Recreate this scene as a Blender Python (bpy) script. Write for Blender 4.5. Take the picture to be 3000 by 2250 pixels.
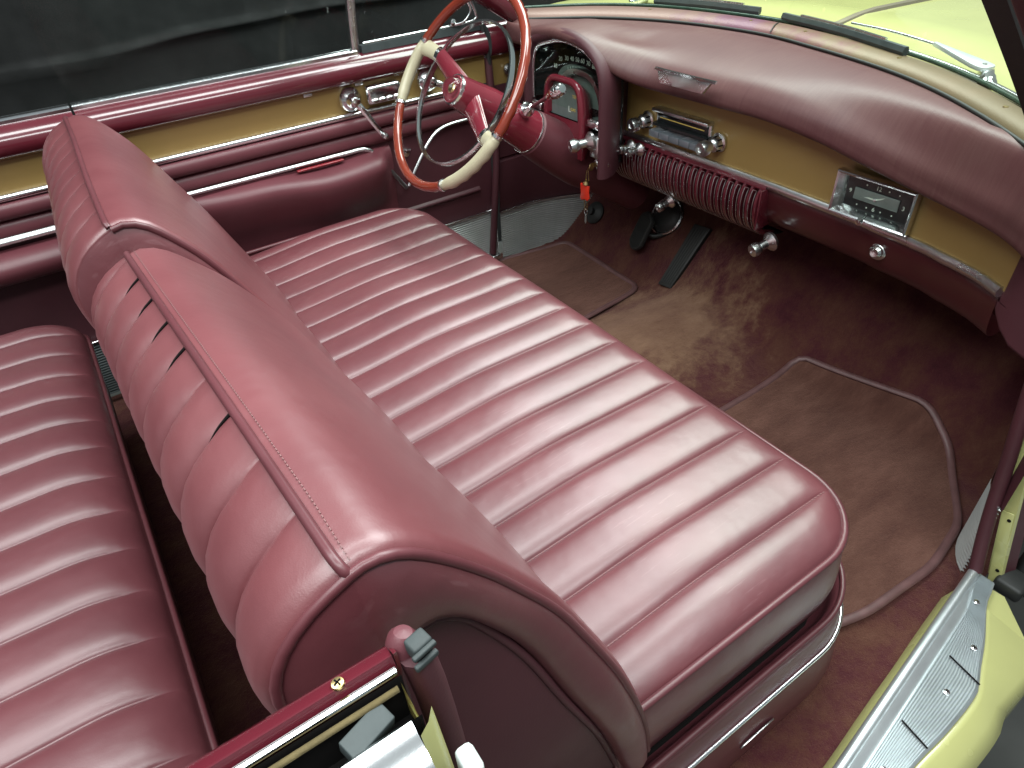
import bpy, bmesh, math, random
import numpy as np
from mathutils import Matrix, Vector
random.seed(7); rng = np.random.default_rng(7)
S = bpy.context.scene
for o in list(bpy.data.objects): bpy.data.objects.remove(o)
COL = S.collection
# ---------------------------------------------------------------- camera (x = car forward, y = car left, z = up)
CAM = Vector((-0.38555, -1.02944, 1.09433)); YAW, PIT, ROL, FPX = 1.017764, 0.671076, -0.071164, 1950.29
d = Vector((math.cos(YAW)*math.cos(PIT), math.sin(YAW)*math.cos(PIT), -math.sin(PIT)))
r = Vector((math.sin(YAW), -math.cos(YAW), 0)); u = r.cross(d)
r2 = r*math.cos(ROL)+u*math.sin(ROL); u2 = -r*math.sin(ROL)+u*math.cos(ROL)
cd = bpy.data.cameras.new('camera'); cam = bpy.data.objects.new('camera', cd); COL.objects.link(cam)
cam.matrix_world = Matrix(((r2.x, u2.x, -d.x, CAM.x), (r2.y, u2.y, -d.y, CAM.y), (r2.z, u2.z, -d.z, CAM.z), (0, 0, 0, 1)))
cd.sensor_fit = 'HORIZONTAL'; cd.sensor_width = 36; cd.lens = FPX/3000*36; cd.clip_start = .02; cd.clip_end = 200
S.camera = cam
# ---------------------------------------------------------------- light: a garage lit by ceiling fluorescents, plus an added fill from behind
w = bpy.data.worlds.new('World'); S.world = w; w.use_nodes = True
bg = w.node_tree.nodes['Background']; bg.inputs[0].default_value = (.86, .95, 1, 1); bg.inputs[1].default_value = .28
def area(name, loc, sx, sy, power, aim=None, col=(.94, 1, .985)):
    l = bpy.data.lights.new(name, 'AREA'); l.shape = 'RECTANGLE'; l.size = sx; l.size_y = sy; l.energy = power; l.color = col
    o = bpy.data.objects.new(name, l); COL.objects.link(o); o.location = loc
    dirv = (Vector(aim)-Vector(loc)) if aim else Vector((0, 0, -1))
    o.rotation_euler = dirv.to_track_quat('-Z', 'X').to_euler() if aim else (0, 0, 0)
    return o
area('ceiling_lamp_over_car', (0.05, -0.05, 2.75), 2.4, .45, 46)
area('ceiling_lamp_ahead', (1.7, 0.4, 2.75), 1.3, 2.8, 155)
area('fill_lamp_behind', (-1.7, -0.4, 2.75), 1.2, 2.4, 66)  # unseen fill light added to brighten the dash fascia and seat backs
area('ceiling_lamp_beside', (-0.2, -1.55, 2.7), 2.0, .6, 50)
S.view_settings.view_transform = 'Standard'; S.view_settings.look = 'None'; S.view_settings.exposure = .12; S.view_settings.gamma = 1
S.render.engine = 'CYCLES'; S.cycles.max_bounces = 7; S.cycles.diffuse_bounces = 3; S.cycles.glossy_bounces = 4; S.cycles.transparent_max_bounces = 8

# ---------------------------------------------------------------- materials
def nodes(name):
    m = bpy.data.materials.new(name); m.use_nodes = True; nt = m.node_tree
    return m, nt, nt.nodes['Principled BSDF']
def N(nt, t, **kw):
    n = nt.nodes.new(t)
    for k, v in kw.items():
        if k in n.inputs.keys(): n.inputs[k].default_value = v
        else: setattr(n, k, v)
    return n
def coords(nt, scale=(1, 1, 1), rot=(0, 0, 0)):
    tc = N(nt, 'ShaderNodeNewGeometry'); mp = N(nt, 'ShaderNodeMapping')
    mp.inputs['Scale'].default_value = scale; mp.inputs['Rotation'].default_value = rot
    nt.links.new(tc.outputs['Position'], mp.inputs['Vector']); return mp.outputs[0]
def ramp(nt, fac, stops):
    rp = N(nt, 'ShaderNodeValToRGB'); e = rp.color_ramp.elements
    while len(e) < len(stops): e.new(.5)
    for el, (p, c) in zip(e, stops): el.position = p; el.color = (*c, 1) if len(c) == 3 else c
    nt.links.new(fac, rp.inputs[0]); return rp.outputs[0]
def noise(nt, vec, scale, detail=3, rough=.5, dist=0):
    n = N(nt, 'ShaderNodeTexNoise', Scale=scale, Detail=detail, Roughness=rough, Distortion=dist); nt.links.new(vec, n.inputs['Vector']); return n.outputs[0]
def math_(nt, op, a, b=None):
    n = N(nt, 'ShaderNodeMath', operation=op)
    for i, v in enumerate((a, b)):
        if v is None: continue
        if isinstance(v, (int, float)): n.inputs[i].default_value = v
        else: nt.links.new(v, n.inputs[i])
    return n.outputs[0]
def bump(nt, b, height, strength, dist, prev=None):
    n = N(nt, 'ShaderNodeBump', Strength=strength, Distance=dist); nt.links.new(height, n.inputs['Height'])
    if prev: nt.links.new(prev, n.inputs['Normal'])
    if b: nt.links.new(n.outputs[0], b.inputs['Normal'])
    return n.outputs[0]
def leather(name, c0, c1, rough=.36, crease=.5, scl=1.0, spec=.5):
    m, nt, b = nodes(name); v = coords(nt)
    f = noise(nt, v, 5*scl, 4, .6); nt.links.new(ramp(nt, f, [(.3, c0), (.7, c1)]), b.inputs['Base Color'])
    if crease > .2:                                  # faint pale scratches worn into the finish
        sc1 = ramp(nt, noise(nt, coords(nt, (5, 70, 5), (0, 0, .55)), 4, 3, .55), [(.60, (0, 0, 0)), (.66, (1, 1, 1)), (.72, (0, 0, 0))])
        sc2 = ramp(nt, noise(nt, v, 4, 2), [(.48, (0, 0, 0)), (.62, (1, 1, 1))])
        mxs = N(nt, 'ShaderNodeMixRGB'); nt.links.new(math_(nt, 'MULTIPLY', math_(nt, 'MULTIPLY', sc1, sc2), .18), mxs.inputs[0])
        src = b.inputs['Base Color'].links[0].from_socket; nt.links.new(src, mxs.inputs[1]); mxs.inputs[2].default_value = (.33, .19, .20, 1); nt.links.new(mxs.outputs[0], b.inputs['Base Color'])
    rf = noise(nt, v, 14*scl, 5, .65)
    nt.links.new(math_(nt, 'MULTIPLY_ADD', rf, .16), b.inputs['Roughness'])
    b.inputs['Roughness'].links[0].from_node.inputs[2].default_value = rough-.08
    b.inputs['Specular IOR Level'].default_value = spec; b.inputs['Coat Weight'].default_value = .45; b.inputs['Coat Roughness'].default_value = .34; b.inputs['Coat IOR'].default_value = 1.55
    n2 = bump(nt, None, noise(nt, v, 60, 3), .25, .0015, bump(nt, None, noise(nt, v, 17, 2), .38, .006))
    bump(nt, b, noise(nt, v, 900, 2), .22, .0006, n2)
    return m
def plain(name, col, rough=.5, metal=0, coat=0, spec=.5, grain=0, gs=200, var=0, vs=6):
    m, nt, b = nodes(name); b.inputs['Base Color'].default_value = (*col, 1)
    b.inputs['Roughness'].default_value = rough; b.inputs['Metallic'].default_value = metal
    b.inputs['Coat Weight'].default_value = coat; b.inputs['Coat Roughness'].default_value = .06; b.inputs['Specular IOR Level'].default_value = spec
    v = coords(nt)
    f = noise(nt, v, vs, 5, .6)
    nt.links.new(ramp(nt, f, [(.3, tuple(c*(1-var) for c in col)), (.7, tuple(min(1, c*(1+var)) for c in col))]), b.inputs['Base Color'])
    mr = N(nt, 'ShaderNodeMapRange'); mr.inputs['To Min'].default_value = max(.02, rough*.8); mr.inputs['To Max'].default_value = rough*1.25
    nt.links.new(noise(nt, v, 14, 2, .5), mr.inputs['Value']); nt.links.new(mr.outputs[0], b.inputs['Roughness'])
    if grain: bump(nt, b, noise(nt, v, gs, 3), grain, .0008)
    return m
def carpet(name, cols, sc=9, stretch=(1, 1, 1), rot=(0, 0, 0), fade=None):
    m, nt, b = nodes(name); v = coords(nt, stretch, rot); g = coords(nt)
    f = noise(nt, v, sc, 7, .72, .15); f2 = noise(nt, g, 420, 3, .7)
    ff = math_(nt, 'ADD', math_(nt, 'MULTIPLY', f, .8), math_(nt, 'MULTIPLY', f2, .22))
    colo = ramp(nt, ff, cols)
    if fade:                                         # sun-bleached, worn pile over the tunnel
        vm = N(nt, 'ShaderNodeVectorMath', operation='SUBTRACT'); nt.links.new(g, vm.inputs[0]); vm.inputs[1].default_value = fade
        v3 = N(nt, 'ShaderNodeVectorMath', operation='MULTIPLY'); nt.links.new(vm.outputs[0], v3.inputs[0]); v3.inputs[1].default_value = (3.4, 4.2, 0)
        ln = N(nt, 'ShaderNodeVectorMath', operation='LENGTH'); nt.links.new(v3.outputs[0], ln.inputs[0])
        fd = math_(nt, 'SUBTRACT', math_(nt, 'ADD', 1.05, math_(nt, 'MULTIPLY', math_(nt, 'SUBTRACT', f, .5), 1.8)), ln.outputs['Value'])
        mf = ramp(nt, fd, [(.0, (0, 0, 0)), (.5, (1, 1, 1))])
        mx = N(nt, 'ShaderNodeMixRGB'); nt.links.new(mf, mx.inputs[0]); nt.links.new(colo, mx.inputs[1])
        nt.links.new(ramp(nt, ff, [(.3, (.080, .036, .024)), (.55, (.150, .082, .052)), (.75, (.22, .130, .085))]), mx.inputs[2]); colo = mx.outputs[0]
    nt.links.new(colo, b.inputs['Base Color'])
    b.inputs['Roughness'].default_value = 1; b.inputs['Specular IOR Level'].default_value = .1
    b.inputs['Sheen Weight'].default_value = .35; b.inputs['Sheen Roughness'].default_value = .5; b.inputs['Sheen Tint'].default_value = (.6, .35, .28, 1)
    n1 = bump(nt, None, noise(nt, v, sc*2.2, 4, .7), .6, .01)
    bump(nt, b, f2, .9, .003, n1)
    return m
def glass(name, tint=(.9, .96, .93), refl=.10):
    m, nt, b = nodes(name); nt.nodes.remove(b); out = nt.nodes['Material Output']
    t = N(nt, 'ShaderNodeBsdfTransparent'); t.inputs[0].default_value = (*tint, 1)
    g = N(nt, 'ShaderNodeBsdfGlossy'); g.inputs['Roughness'].default_value = .02
    lw = N(nt, 'ShaderNodeLayerWeight', Blend=.5); mx = N(nt, 'ShaderNodeMixShader')
    fr = math_(nt, 'ADD', math_(nt, 'MULTIPLY', math_(nt, 'POWER', lw.outputs['Facing'], 5.0), .6), .012)
    nt.links.new(fr, mx.inputs[0]); nt.links.new(t.outputs[0], mx.inputs[1]); nt.links.new(g.outputs[0], mx.inputs[2])
    nt.links.new(mx.outputs[0], out.inputs[0]); return m
M = {}
M['leather'] = leather('maroon_leather', (.100, .025, .031), (.140, .038, .045), .42, .22, spec=.7)
M['leather_top'] = leather('maroon_leather_worn', (.118, .027, .033), (.165, .046, .052), .44, .15, .7, spec=.7)
M['leather_rear'] = leather('maroon_leather_rear', (.108, .028, .035), (.145, .041, .049), .44, .2, spec=.6)
M['piping'] = plain('maroon_piping', (.098, .027, .033), .38, var=.15)
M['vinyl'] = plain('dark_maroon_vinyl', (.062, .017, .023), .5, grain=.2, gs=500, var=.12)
M['vinyl_lit'] = plain('maroon_vinyl_lit', (.105, .028, .036), .42, grain=.15, gs=500, var=.12)  # same maroon vinyl with a lit tone put into the colour
M['paint'] = plain('maroon_paint', (.085, .010, .017), .2, coat=.8, var=.12)
M['redpaint'] = plain('column_red_paint', (.165, .018, .030), .2, coat=.7, var=.08)
M['gold'] = plain('gold_paint', (.262, .170, .055), .42, metal=.12, coat=.2, var=.05, grain=.05, gs=900)
M['chrome'] = plain('chrome', (.80, .82, .83), .17, metal=1, var=.05)
M['dullchrome'] = plain('aged_chrome', (.66, .68, .68), .27, metal=1, var=.12, vs=30)
M['alum'] = plain('ribbed_aluminium', (.62, .64, .63), .34, metal=.6, var=.08, vs=20)
M['scuff'] = plain('scuff_aluminium', (.62, .66, .68), .38, metal=.85, var=.08, vs=20)
M['yellow'] = plain('pale_yellow_paint', (.415, .412, .170), .25, coat=.6, var=.04)
M['cream'] = plain('cream_plastic', (.43, .395, .27), .3, var=.06, vs=25)
M['rimred'] = plain('translucent_red_plastic', (.19, .028, .014), .18, coat=.8, var=.12, vs=18)
M['rubber'] = plain('black_rubber', (.018, .019, .018), .55, grain=.2, var=.2)
M['greyrubber'] = plain('grey_rubber', (.036, .046, .047), .6, grain=.2, var=.2, vs=30)
M['dark'] = plain('dark_recess', (.008, .007, .007), .9, spec=.1)
M['darkgloss'] = plain('dark_dial', (.014, .016, .017), .15)
M['dialgrey'] = plain('grey_dial', (.20, .23, .22), .35, metal=.3, var=.1, vs=60)
M['white'] = plain('dial_print', (.65, .68, .62), .5)
M['amber'] = plain('amber_print', (.60, .45, .12), .5)
M['redplastic'] = plain('bright_red_plastic', (.62, .035, .015), .35)
M['redreflector'] = plain('red_reflector', (.22, .010, .018), .2, coat=.5)
M['brass'] = plain('brass', (.62, .48, .22), .28, metal=1, var=.1)
M['padtop'] = None
M['carpet'] = carpet('brown_maroon_carpet', [(.28, (.032, .008, .012)), (.44, (.060, .014, .019)), (.56, (.080, .029, .022)), (.72, (.110, .050, .034))], 10, (1, 1.3, 1), fade=(.72, .05, 0))
M['mat'] = carpet('brown_mat_pile', [(.30, (.062, .025, .020)), (.50, (.096, .042, .032)), (.72, (.150, .072, .055))], 8, (1, 2.6, 1), (0, 0, .5))
M['binding'] = plain('mat_binding', (.115, .055, .055), .5, grain=.3, gs=300, var=.2, vs=30)
M['cloth'] = plain('black_drape', (.0016, .0021, .0020), .9, grain=.4, gs=120, var=.3, vs=2)
M['concrete'] = plain('garage_floor', (.055, .057, .052), .55, grain=.2, gs=60, var=.3, vs=3)
M['glass'] = glass('clear_glass'); M['tint'] = glass('green_edge_glass', (.86, .95, .88))
# dash pad vinyl: maroon that has faded to a greyish brown with streaks
def padmat():
    m, nt, b = nodes('faded_dash_vinyl'); v = coords(nt); sv = coords(nt, (3, 40, 3), (0, 0, .5))
    f = noise(nt, sv, 5, 5, .7); f2 = noise(nt, v, 3, 3)
    ff = math_(nt, 'ADD', math_(nt, 'MULTIPLY', f, .35), math_(nt, 'MULTIPLY', f2, .65))
    nt.links.new(ramp(nt, ff, [(.35, (.070, .020, .023)), (.52, (.092, .036, .036)), (.68, (.118, .062, .054))]), b.inputs['Base Color'])
    b.inputs['Roughness'].default_value = .47; b.inputs['Specular IOR Level'].default_value = .5
    n1 = bump(nt, None, f, .25, .0006); bump(nt, b, noise(nt, v, 700, 2), .3, .0005, n1); return m
M['pad'] = padmat()
def garnishmat():
    m, nt, b = nodes('faded_garnish_paint'); v = coords(nt); f = noise(nt, v, 6, 5, .65)
    sx = N(nt, 'ShaderNodeSeparateXYZ'); nt.links.new(coords(nt), sx.inputs[0])
    yy = math_(nt, 'MULTIPLY', sx.outputs[1], .75)
    ff = math_(nt, 'ADD', math_(nt, 'ADD', f, yy), .12)
    nt.links.new(ramp(nt, ff, [(.25, (.135, .098, .055)), (.45, (.155, .105, .06)), (.58, (.145, .06, .06)), (.72, (.135, .052, .085)), (.9, (.18, .10, .085))]), b.inputs['Base Color'])
    b.inputs['Roughness'].default_value = .42; b.inputs['Metallic'].default_value = .2; bump(nt, b, noise(nt, v, 200, 4), .15, .001); return m
M['garnish'] = garnishmat()

# ---------------------------------------------------------------- mesh helpers
def link(name, me, mat, parent=None, sharp=None):
    o = bpy.data.objects.new(name, me); COL.objects.link(o)
    if mat is not None and not me.materials: me.materials.append(M[mat] if isinstance(mat, str) else mat)
    if parent is not None:
        o.parent = parent; o.matrix_parent_inverse = parent_world(parent).inverted()
    return o
PW = {}
def parent_world(p): return PW.get(p.name, Matrix.Identity(4))
def mesh(name, V, F, mat, parent=None, smooth=True, sharp=40):
    me = bpy.data.meshes.new(name); me.from_pydata([tuple(map(float, v)) for v in V], [], [tuple(int(i) for i in f) for f in F]); me.validate()
    bm = bmesh.new(); bm.from_mesh(me); bmesh.ops.recalc_face_normals(bm, faces=bm.faces); bm.to_mesh(me); bm.free()
    if smooth:
        for p in me.polygons: p.use_smooth = True
        if sharp: me.set_sharp_from_angle(angle=math.radians(sharp))
    return link(name, me, mat, parent)
def gridfaces(nu, nv, cu=False, cv=False):
    F = []
    for i in range(nu-(0 if cu else 1)):
        for j in range(nv-(0 if cv else 1)):
            a, b_ = i, (i+1) % nu; c, d_ = j, (j+1) % nv
            F.append((a*nv+c, b_*nv+c, b_*nv+d_, a*nv+d_))
    return F
def grid(name, P, mat, parent=None, cu=False, cv=False, caps=False, sharp=40):
    P = np.asarray(P, float); nu, nv = P.shape[:2]; F = gridfaces(nu, nv, cu, cv)
    if caps: F += [tuple(range(nv)), tuple((nu-1)*nv+k for k in range(nv))]
    return mesh(name, P.reshape(-1, 3), F, mat, parent, sharp=sharp)
def spl(pts, n, closed=False):
    """Catmull-Rom resample to n points, even in arc length"""
    P = np.asarray(pts, float)
    Q = np.vstack([P[-1], P, P[0], P[1]]) if closed else np.vstack([2*P[0]-P[1], P, 2*P[-1]-P[-2]])
    out = []; seg = len(P) if closed else len(P)-1
    for i in range(seg):
        p0, p1, p2, p3 = Q[i], Q[i+1], Q[i+2], Q[i+3]
        for t in np.linspace(0, 1, 24, endpoint=False):
            out.append(.5*((2*p1)+(-p0+p2)*t+(2*p0-5*p1+4*p2-p3)*t*t+(-p0+3*p1-3*p2+p3)*t**3))
    out.append(P[0] if closed else P[-1]); out = np.array(out)
    s = np.r_[0, np.cumsum(np.linalg.norm(np.diff(out, axis=0), axis=1))]
    q = np.linspace(0, s[-1], n+1)[:-1] if closed else np.linspace(0, s[-1], n)
    return np.stack([np.interp(q, s, out[:, k]) for k in range(out.shape[1])], 1)
def frames(P, closed=False, up=None):
    n = len(P); T = np.zeros_like(P)
    for i in range(n):
        a = P[(i-1) % n] if (closed or i > 0) else P[i]; b_ = P[(i+1) % n] if (closed or i < n-1) else P[i]
        T[i] = b_-a
    T /= np.linalg.norm(T, axis=1)[:, None]+1e-12
    U = np.zeros_like(P); v = np.array(up if up is not None else (0, 0, 1.))
    if abs(T[0]@v) > .95 and up is None: v = np.array((1., 0, 0))
    for i in range(n):
        base = np.array(up, float) if up is not None else v
        q = base-T[i]*(base@T[i]); q /= np.linalg.norm(q)+1e-12; U[i] = q; v = q
    return T, U, np.cross(T, U)
def sweep(name, P, prof, mat, parent=None, closed=False, up=None, caps=True, cprof=True, scale=None, sharp=40):
    """sweep a 2-D profile (side, up) along P"""
    P = np.asarray(P, float); T, U, B = frames(P, closed, up); prof = np.asarray(prof, float)
    sc = np.ones(len(P)) if scale is None else np.asarray(scale)
    G = P[:, None]+(prof[None, :, :1]*B[:, None]+prof[None, :, 1:]*U[:, None])*sc[:, None, None]
    return grid(name, G, mat, parent, cu=closed, cv=cprof, caps=caps and not closed and cprof, sharp=sharp)
def circ(r, n=10, rx=None):
    a = np.arange(n)/n*2*math.pi; return np.stack([(rx or r)*np.cos(a), r*np.sin(a)], 1)
def tube(name, P, rad, mat, parent=None, n=10, closed=False, up=None):
    if np.ndim(rad): return sweep(name, P, circ(1, n), mat, parent, closed, up, scale=rad, sharp=75)
    return sweep(name, P, circ(rad, n), mat, parent, closed, up, sharp=75)
def lathe(name, prof, o, ax, mat, parent=None, n=24, sharp=35):
    o = np.array(o, float); ax = np.array(ax, float); ax /= np.linalg.norm(ax)
    t = np.array((0, 0, 1.)) if abs(ax[2]) < .9 else np.array((1., 0, 0)); e1 = np.cross(ax, t); e1 /= np.linalg.norm(e1); e2 = np.cross(ax, e1)
    a = np.arange(n)/n*2*math.pi; C = np.cos(a)[:, None]*e1+np.sin(a)[:, None]*e2
    G = np.array([o+ax*h+C*max(r_, 1e-4) for r_, h in prof])
    return grid(name, G, mat, parent, cv=True, caps=True, sharp=sharp)
def box(name, c, size, mat, parent=None, bevel=.002, rot=None, seg=2):
    bm = bmesh.new(); bmesh.ops.create_cube(bm, size=1)
    for v in bm.verts: v.co = Vector((v.co.x*size[0], v.co.y*size[1], v.co.z*size[2]))
    if bevel: bmesh.ops.bevel(bm, geom=bm.edges[:], offset=min(bevel, min(size)*.45), segments=seg, affect='EDGES', profile=.5)
    R = rot if rot is not None else Matrix.Identity(3)
    for v in bm.verts: v.co = R @ v.co+Vector(c)
    me = bpy.data.meshes.new(name); bm.to_mesh(me); bm.free()
    for p in me.polygons: p.use_smooth = True
    me.set_sharp_from_angle(angle=math.radians(50))
    return link(name, me, mat, parent)
def plate(name, pts, normal, thick, mat, parent=None, bevel=0):
    """extrude a planar outline (3-D points) by thick along normal"""
    P = np.asarray(pts, float); nrm = np.array(normal, float); nrm /= np.linalg.norm(nrm)
    bm = bmesh.new(); vs = [bm.verts.new(p) for p in P]; f = bm.faces.new(vs)
    ex = bmesh.ops.extrude_face_region(bm, geom=[f])
    for v in [g for g in ex['geom'] if isinstance(g, bmesh.types.BMVert)]: v.co += Vector(nrm*thick)
    bmesh.ops.recalc_face_normals(bm, faces=bm.faces)
    if bevel: bmesh.ops.bevel(bm, geom=[e for e in bm.edges if e.calc_face_angle(0) > .9], offset=bevel, segments=2, affect='EDGES', profile=.5)
    me = bpy.data.meshes.new(name); bm.to_mesh(me); bm.free()
    for p in me.polygons: p.use_smooth = True
    me.set_sharp_from_angle(angle=math.radians(35))
    return link(name, me, mat, parent)
def thing(name, loc, label, cat, group=None):
    o = bpy.data.objects.new(name, None); COL.objects.link(o); o.location = loc; o.empty_display_size = .05
    PW[o.name] = Matrix.Translation(Vector(loc)); o['label'] = label; o['category'] = cat
    if group: o['group'] = group
    return o
def tag(o, label, cat, group=None):
    o['label'] = label; o['category'] = cat
    if group: o['group'] = group
    return o
def lab(o, label): o['label'] = label; return o
def copyobj(o, parent, off):
    c = o.copy(); COL.objects.link(c); c.parent = parent
    c.matrix_parent_inverse = parent_world(parent).inverted() if parent else Matrix.Identity(4)
    c.location = Vector(o.location)+Vector(off); return c
def text(name, body, size, pos, mat, parent, xdir=(0, -1, 0), ydir=(0, 0, 1), extrude=.0004, roll=0):
    c = bpy.data.curves.new(name, 'FONT'); c.body = body; c.size = size; c.extrude = extrude; c.align_x = 'CENTER'; c.align_y = 'CENTER'
    t = bpy.data.objects.new(name, c); COL.objects.link(t); bpy.context.view_layer.update()
    me = bpy.data.meshes.new_from_object(t.evaluated_get(bpy.context.evaluated_depsgraph_get()))
    bpy.data.objects.remove(t); me.materials.clear()
    X = Vector(xdir).normalized(); Y = Vector(ydir).normalized(); Y = (Y-X*X.dot(Y)).normalized()
    X, Y = X*math.cos(roll)+Y*math.sin(roll), Y*math.cos(roll)-X*math.sin(roll)
    Z = X.cross(Y)
    me.transform(Matrix(((X.x, Y.x, Z.x, pos[0]), (X.y, Y.y, Z.y, pos[1]), (X.z, Y.z, Z.z, pos[2]), (0, 0, 0, 1))))
    return link(name, me, mat, parent)
def sm(t): t = np.clip(t, 0, 1); return t*t*(3-2*t)
def pleat(y, y0, w): # 0 in the seams, 1 on the crowns
    s_ = np.abs(((y-y0)/w) % 1.0*2-1); return np.clip(1-s_**2.6, 0, 1)**.6
def pleat_samples(a, b, y0, w, k=12):
    """y samples with one exactly on every seam"""
    ks = np.arange(math.ceil((a-y0)/w), math.floor((b-y0)/w)+1); seams = y0+ks*w
    e = np.r_[a, seams, b]; e = np.unique(np.round(e, 5)); out = []
    for p, q in zip(e[:-1], e[1:]):
        m_ = max(2, int(round(k*(q-p)/w))); t = np.linspace(0, 1, m_, endpoint=False); t = .5-.5*np.cos(math.pi*t); out += list(p+(q-p)*t)
    return np.array(out+[b])

# ================================================================ SETTING
o = mesh('garage_floor', [(-6, -6, -.36), (8, -6, -.36), (8, 6, -.36), (-6, 6, -.36)], [(0, 1, 2, 3)], 'concrete'); o['kind'] = 'structure'
# black drape hung behind the far side of the car
X = np.linspace(-3.2, 4.2, 150); Z = np.r_[np.linspace(-.355, .66, 14), np.linspace(.69, .735, 8), np.linspace(.76, 2.1, 16)]
G = np.zeros((len(X), len(Z), 3))
for i, x in enumerate(X):
    for j, z in enumerate(Z):
        yy = 1.5+.035*math.sin(x*5.1+.4*math.sin(z*3))+.018*math.sin(x*13+1)*(1-.3*z)
        zs = .70+.02*math.sin(x*2.2)+.02*x*x*.3
        yy -= .022*math.exp(-((z-zs)/.012)**2)
        G[i, j] = (x, yy, z)
tag(grid('drape', G, 'cloth', sharp=None), 'black cloth drape hanging behind the far door window', 'drape')
# carpeted floor with tunnel and toe board
def floor_z(x, y):
    tun = .085*math.exp(-abs((y+.01)/.19)**2.6)*float(sm((x-.10)/.55))
    toe = x-.93; tb = 1.55*(.5*(toe+math.sqrt(toe*toe+.0012)))
    return tun*(1-.3*float(sm((x-.95)/.2)))+min(tb, .62)
X = np.linspace(-.75, 1.34, 120); Y = np.linspace(0, 1, 96)
ymin = lambda x: -.875-.085*float(sm((.655-x)/.02))
G = np.array([[(x, ymin(x)+(.775-ymin(x))*y, floor_z(x, ymin(x)+(.775-ymin(x))*y)+.0016*math.sin(x*31+y*28)*math.sin(y*38)) for y in Y] for x in X])
o = grid('carpet_floor', G, 'carpet', sharp=None); o['kind'] = 'structure'

# ================================================================ FRONT SEAT
fs = thing('front_seat', (0, -.08, 0), 'maroon leather front bench seat with pleated cushion and split backrest', 'car seat')
YN, YF, XF, CR = -.788, .655, .353, .115          # near and far end, front edge, corner radius
def cush_d(x, y):                                   # distance inside the cushion outline
    cy = (YN+YF)/2; hy = (YF-YN)/2; qx = x-(XF-CR); qy = abs(y-cy)-(hy-CR)
    out = math.hypot(max(qx, 0), max(qy, 0)); return CR-(out+min(max(qx, qy), 0)) if (qx > 0 or qy > 0) else CR-max(qx, qy)
def cush_outline(n, off=0.0, xb=-.14):
    rr = CR+off; P = [(xb, YN-off)]
    P += [(x, YN-off) for x in np.linspace(xb, XF-CR, 22)[1:]]
    P += [(XF-CR+rr*math.sin(a), YN+CR-rr*math.cos(a)) for a in np.linspace(0, math.pi/2, 16)[1:]]
    P += [(XF+off, y) for y in np.linspace(YN+CR, YF-CR, 50)[1:]]
    P += [(XF-CR+rr*math.cos(a), YF-CR+rr*math.sin(a)) for a in np.linspace(0, math.pi/2, 16)[1:]]
    P += [(x, YF+off) for x in np.linspace(XF-CR, xb, 22)[1:]]
    P = np.array(P); s_ = np.r_[0, np.cumsum(np.linalg.norm(np.diff(P, axis=0), axis=1))]; q = np.linspace(0, s_[-1], n)
    return np.stack([np.interp(q, s_, P[:, 0]), np.interp(q, s_, P[:, 1])], 1)
PW0, PY0 = .0775, -.717
def cush_z(x, y):
    dd = cush_d(x, y); base = .352-.03*sm((.1-x)/.25)*.6
    base += .012*math.exp(-((y+.08)/.5)**2)-.006*math.exp(-((y-.35)/.18)**2-((x-.08)/.2)**2)
    e = min(max(dd/.055, 0), 1); edge = .026*(1-math.sqrt(1-(1-e)**2))
    yn_ = (y-(YN+YF)/2)/((YF-YN)/2); fan = y+(x-.335)*(-.05)*(y+.08)*(1-abs(yn_)**6)                 # seams fan very slightly
    a_ = .0105*float(sm(dd/.05))*(1-.35*math.exp(-((y-.3)/.3)**2))
    return base-edge+a_*(float(pleat(fan, PY0, PW0))-.8)
ys = pleat_samples(YN, YF, PY0, PW0, 13)
t = np.linspace(0, 1, 64)
G = []
for y in ys:
    qy = abs(y-(YN+YF)/2)-((YF-YN)/2-CR); xf = XF if qy <= 0 else XF-CR+math.sqrt(max(CR*CR-qy*qy, 0))
    row = []
    for s_ in t:
        s2 = 1-(1-s_)**1.5; x = -.14+(xf+.14)*s2
        yn_ = (y-(YN+YF)/2)/((YF-YN)/2); fanx = y+(x-.335)*.05*(y+.08)*(1-abs(yn_)**6)               # keep grid lines on the fanned seams
        yy = min(max(fanx, YN), YF); row.append((x, yy, cush_z(x, yy)))
    G.append(row)
cu = grid('cushion', G, 'leather', fs, sharp=None)
M['thread'] = plain('pale_thread', (.19, .095, .095), .7)
def stitches(name, runs, parent, ln=.0034, rad=.0005):
    V, F = [], []
    for A_, B_ in runs:
        A_, B_ = np.array(A_), np.array(B_); dv = B_-A_; L_ = np.linalg.norm(dv); t_ = dv/L_; sd = np.cross(t_, (0, 0, 1.)); sd /= np.linalg.norm(sd)+1e-9; up_ = np.cross(sd, t_)
        i0 = len(V)
        for q in (A_, A_+t_*ln): V += [q+sd*rad-up_*rad, q+sd*rad+up_*rad, q-sd*rad+up_*rad, q-sd*rad-up_*rad]
        F += [(i0, i0+1, i0+5, i0+4), (i0+1, i0+2, i0+6, i0+5), (i0+2, i0+3, i0+7, i0+6), (i0, i0+1, i0+2, i0+3), (i0+4, i0+5, i0+6, i0+7)]
    o_ = mesh(name, V, F, 'thread', parent, smooth=False); o_['kind'] = 'stuff'; return o_
runs = []
for ks in range(-1, 18):
    ysm = PY0+PW0*ks
    if not YN+.02 < ysm < YF-.02: continue
    for x in np.arange(-.10, .325, .0062):
        yn_ = (ysm-(YN+YF)/2)/((YF-YN)/2); f2 = lambda x_: ysm+(x_-.335)*.05*(ysm+.08)*(1-abs(yn_)**6)
        runs.append(((x, f2(x), cush_z(x, f2(x))+.0011), (x+.004, f2(x+.004), cush_z(x+.004, f2(x+.004))+.0011)))
stitches('stitching', runs, cu)
out = cush_outline(150, .0022)
zt = [cush_z(x*.999, y) for x, y in out]
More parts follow.
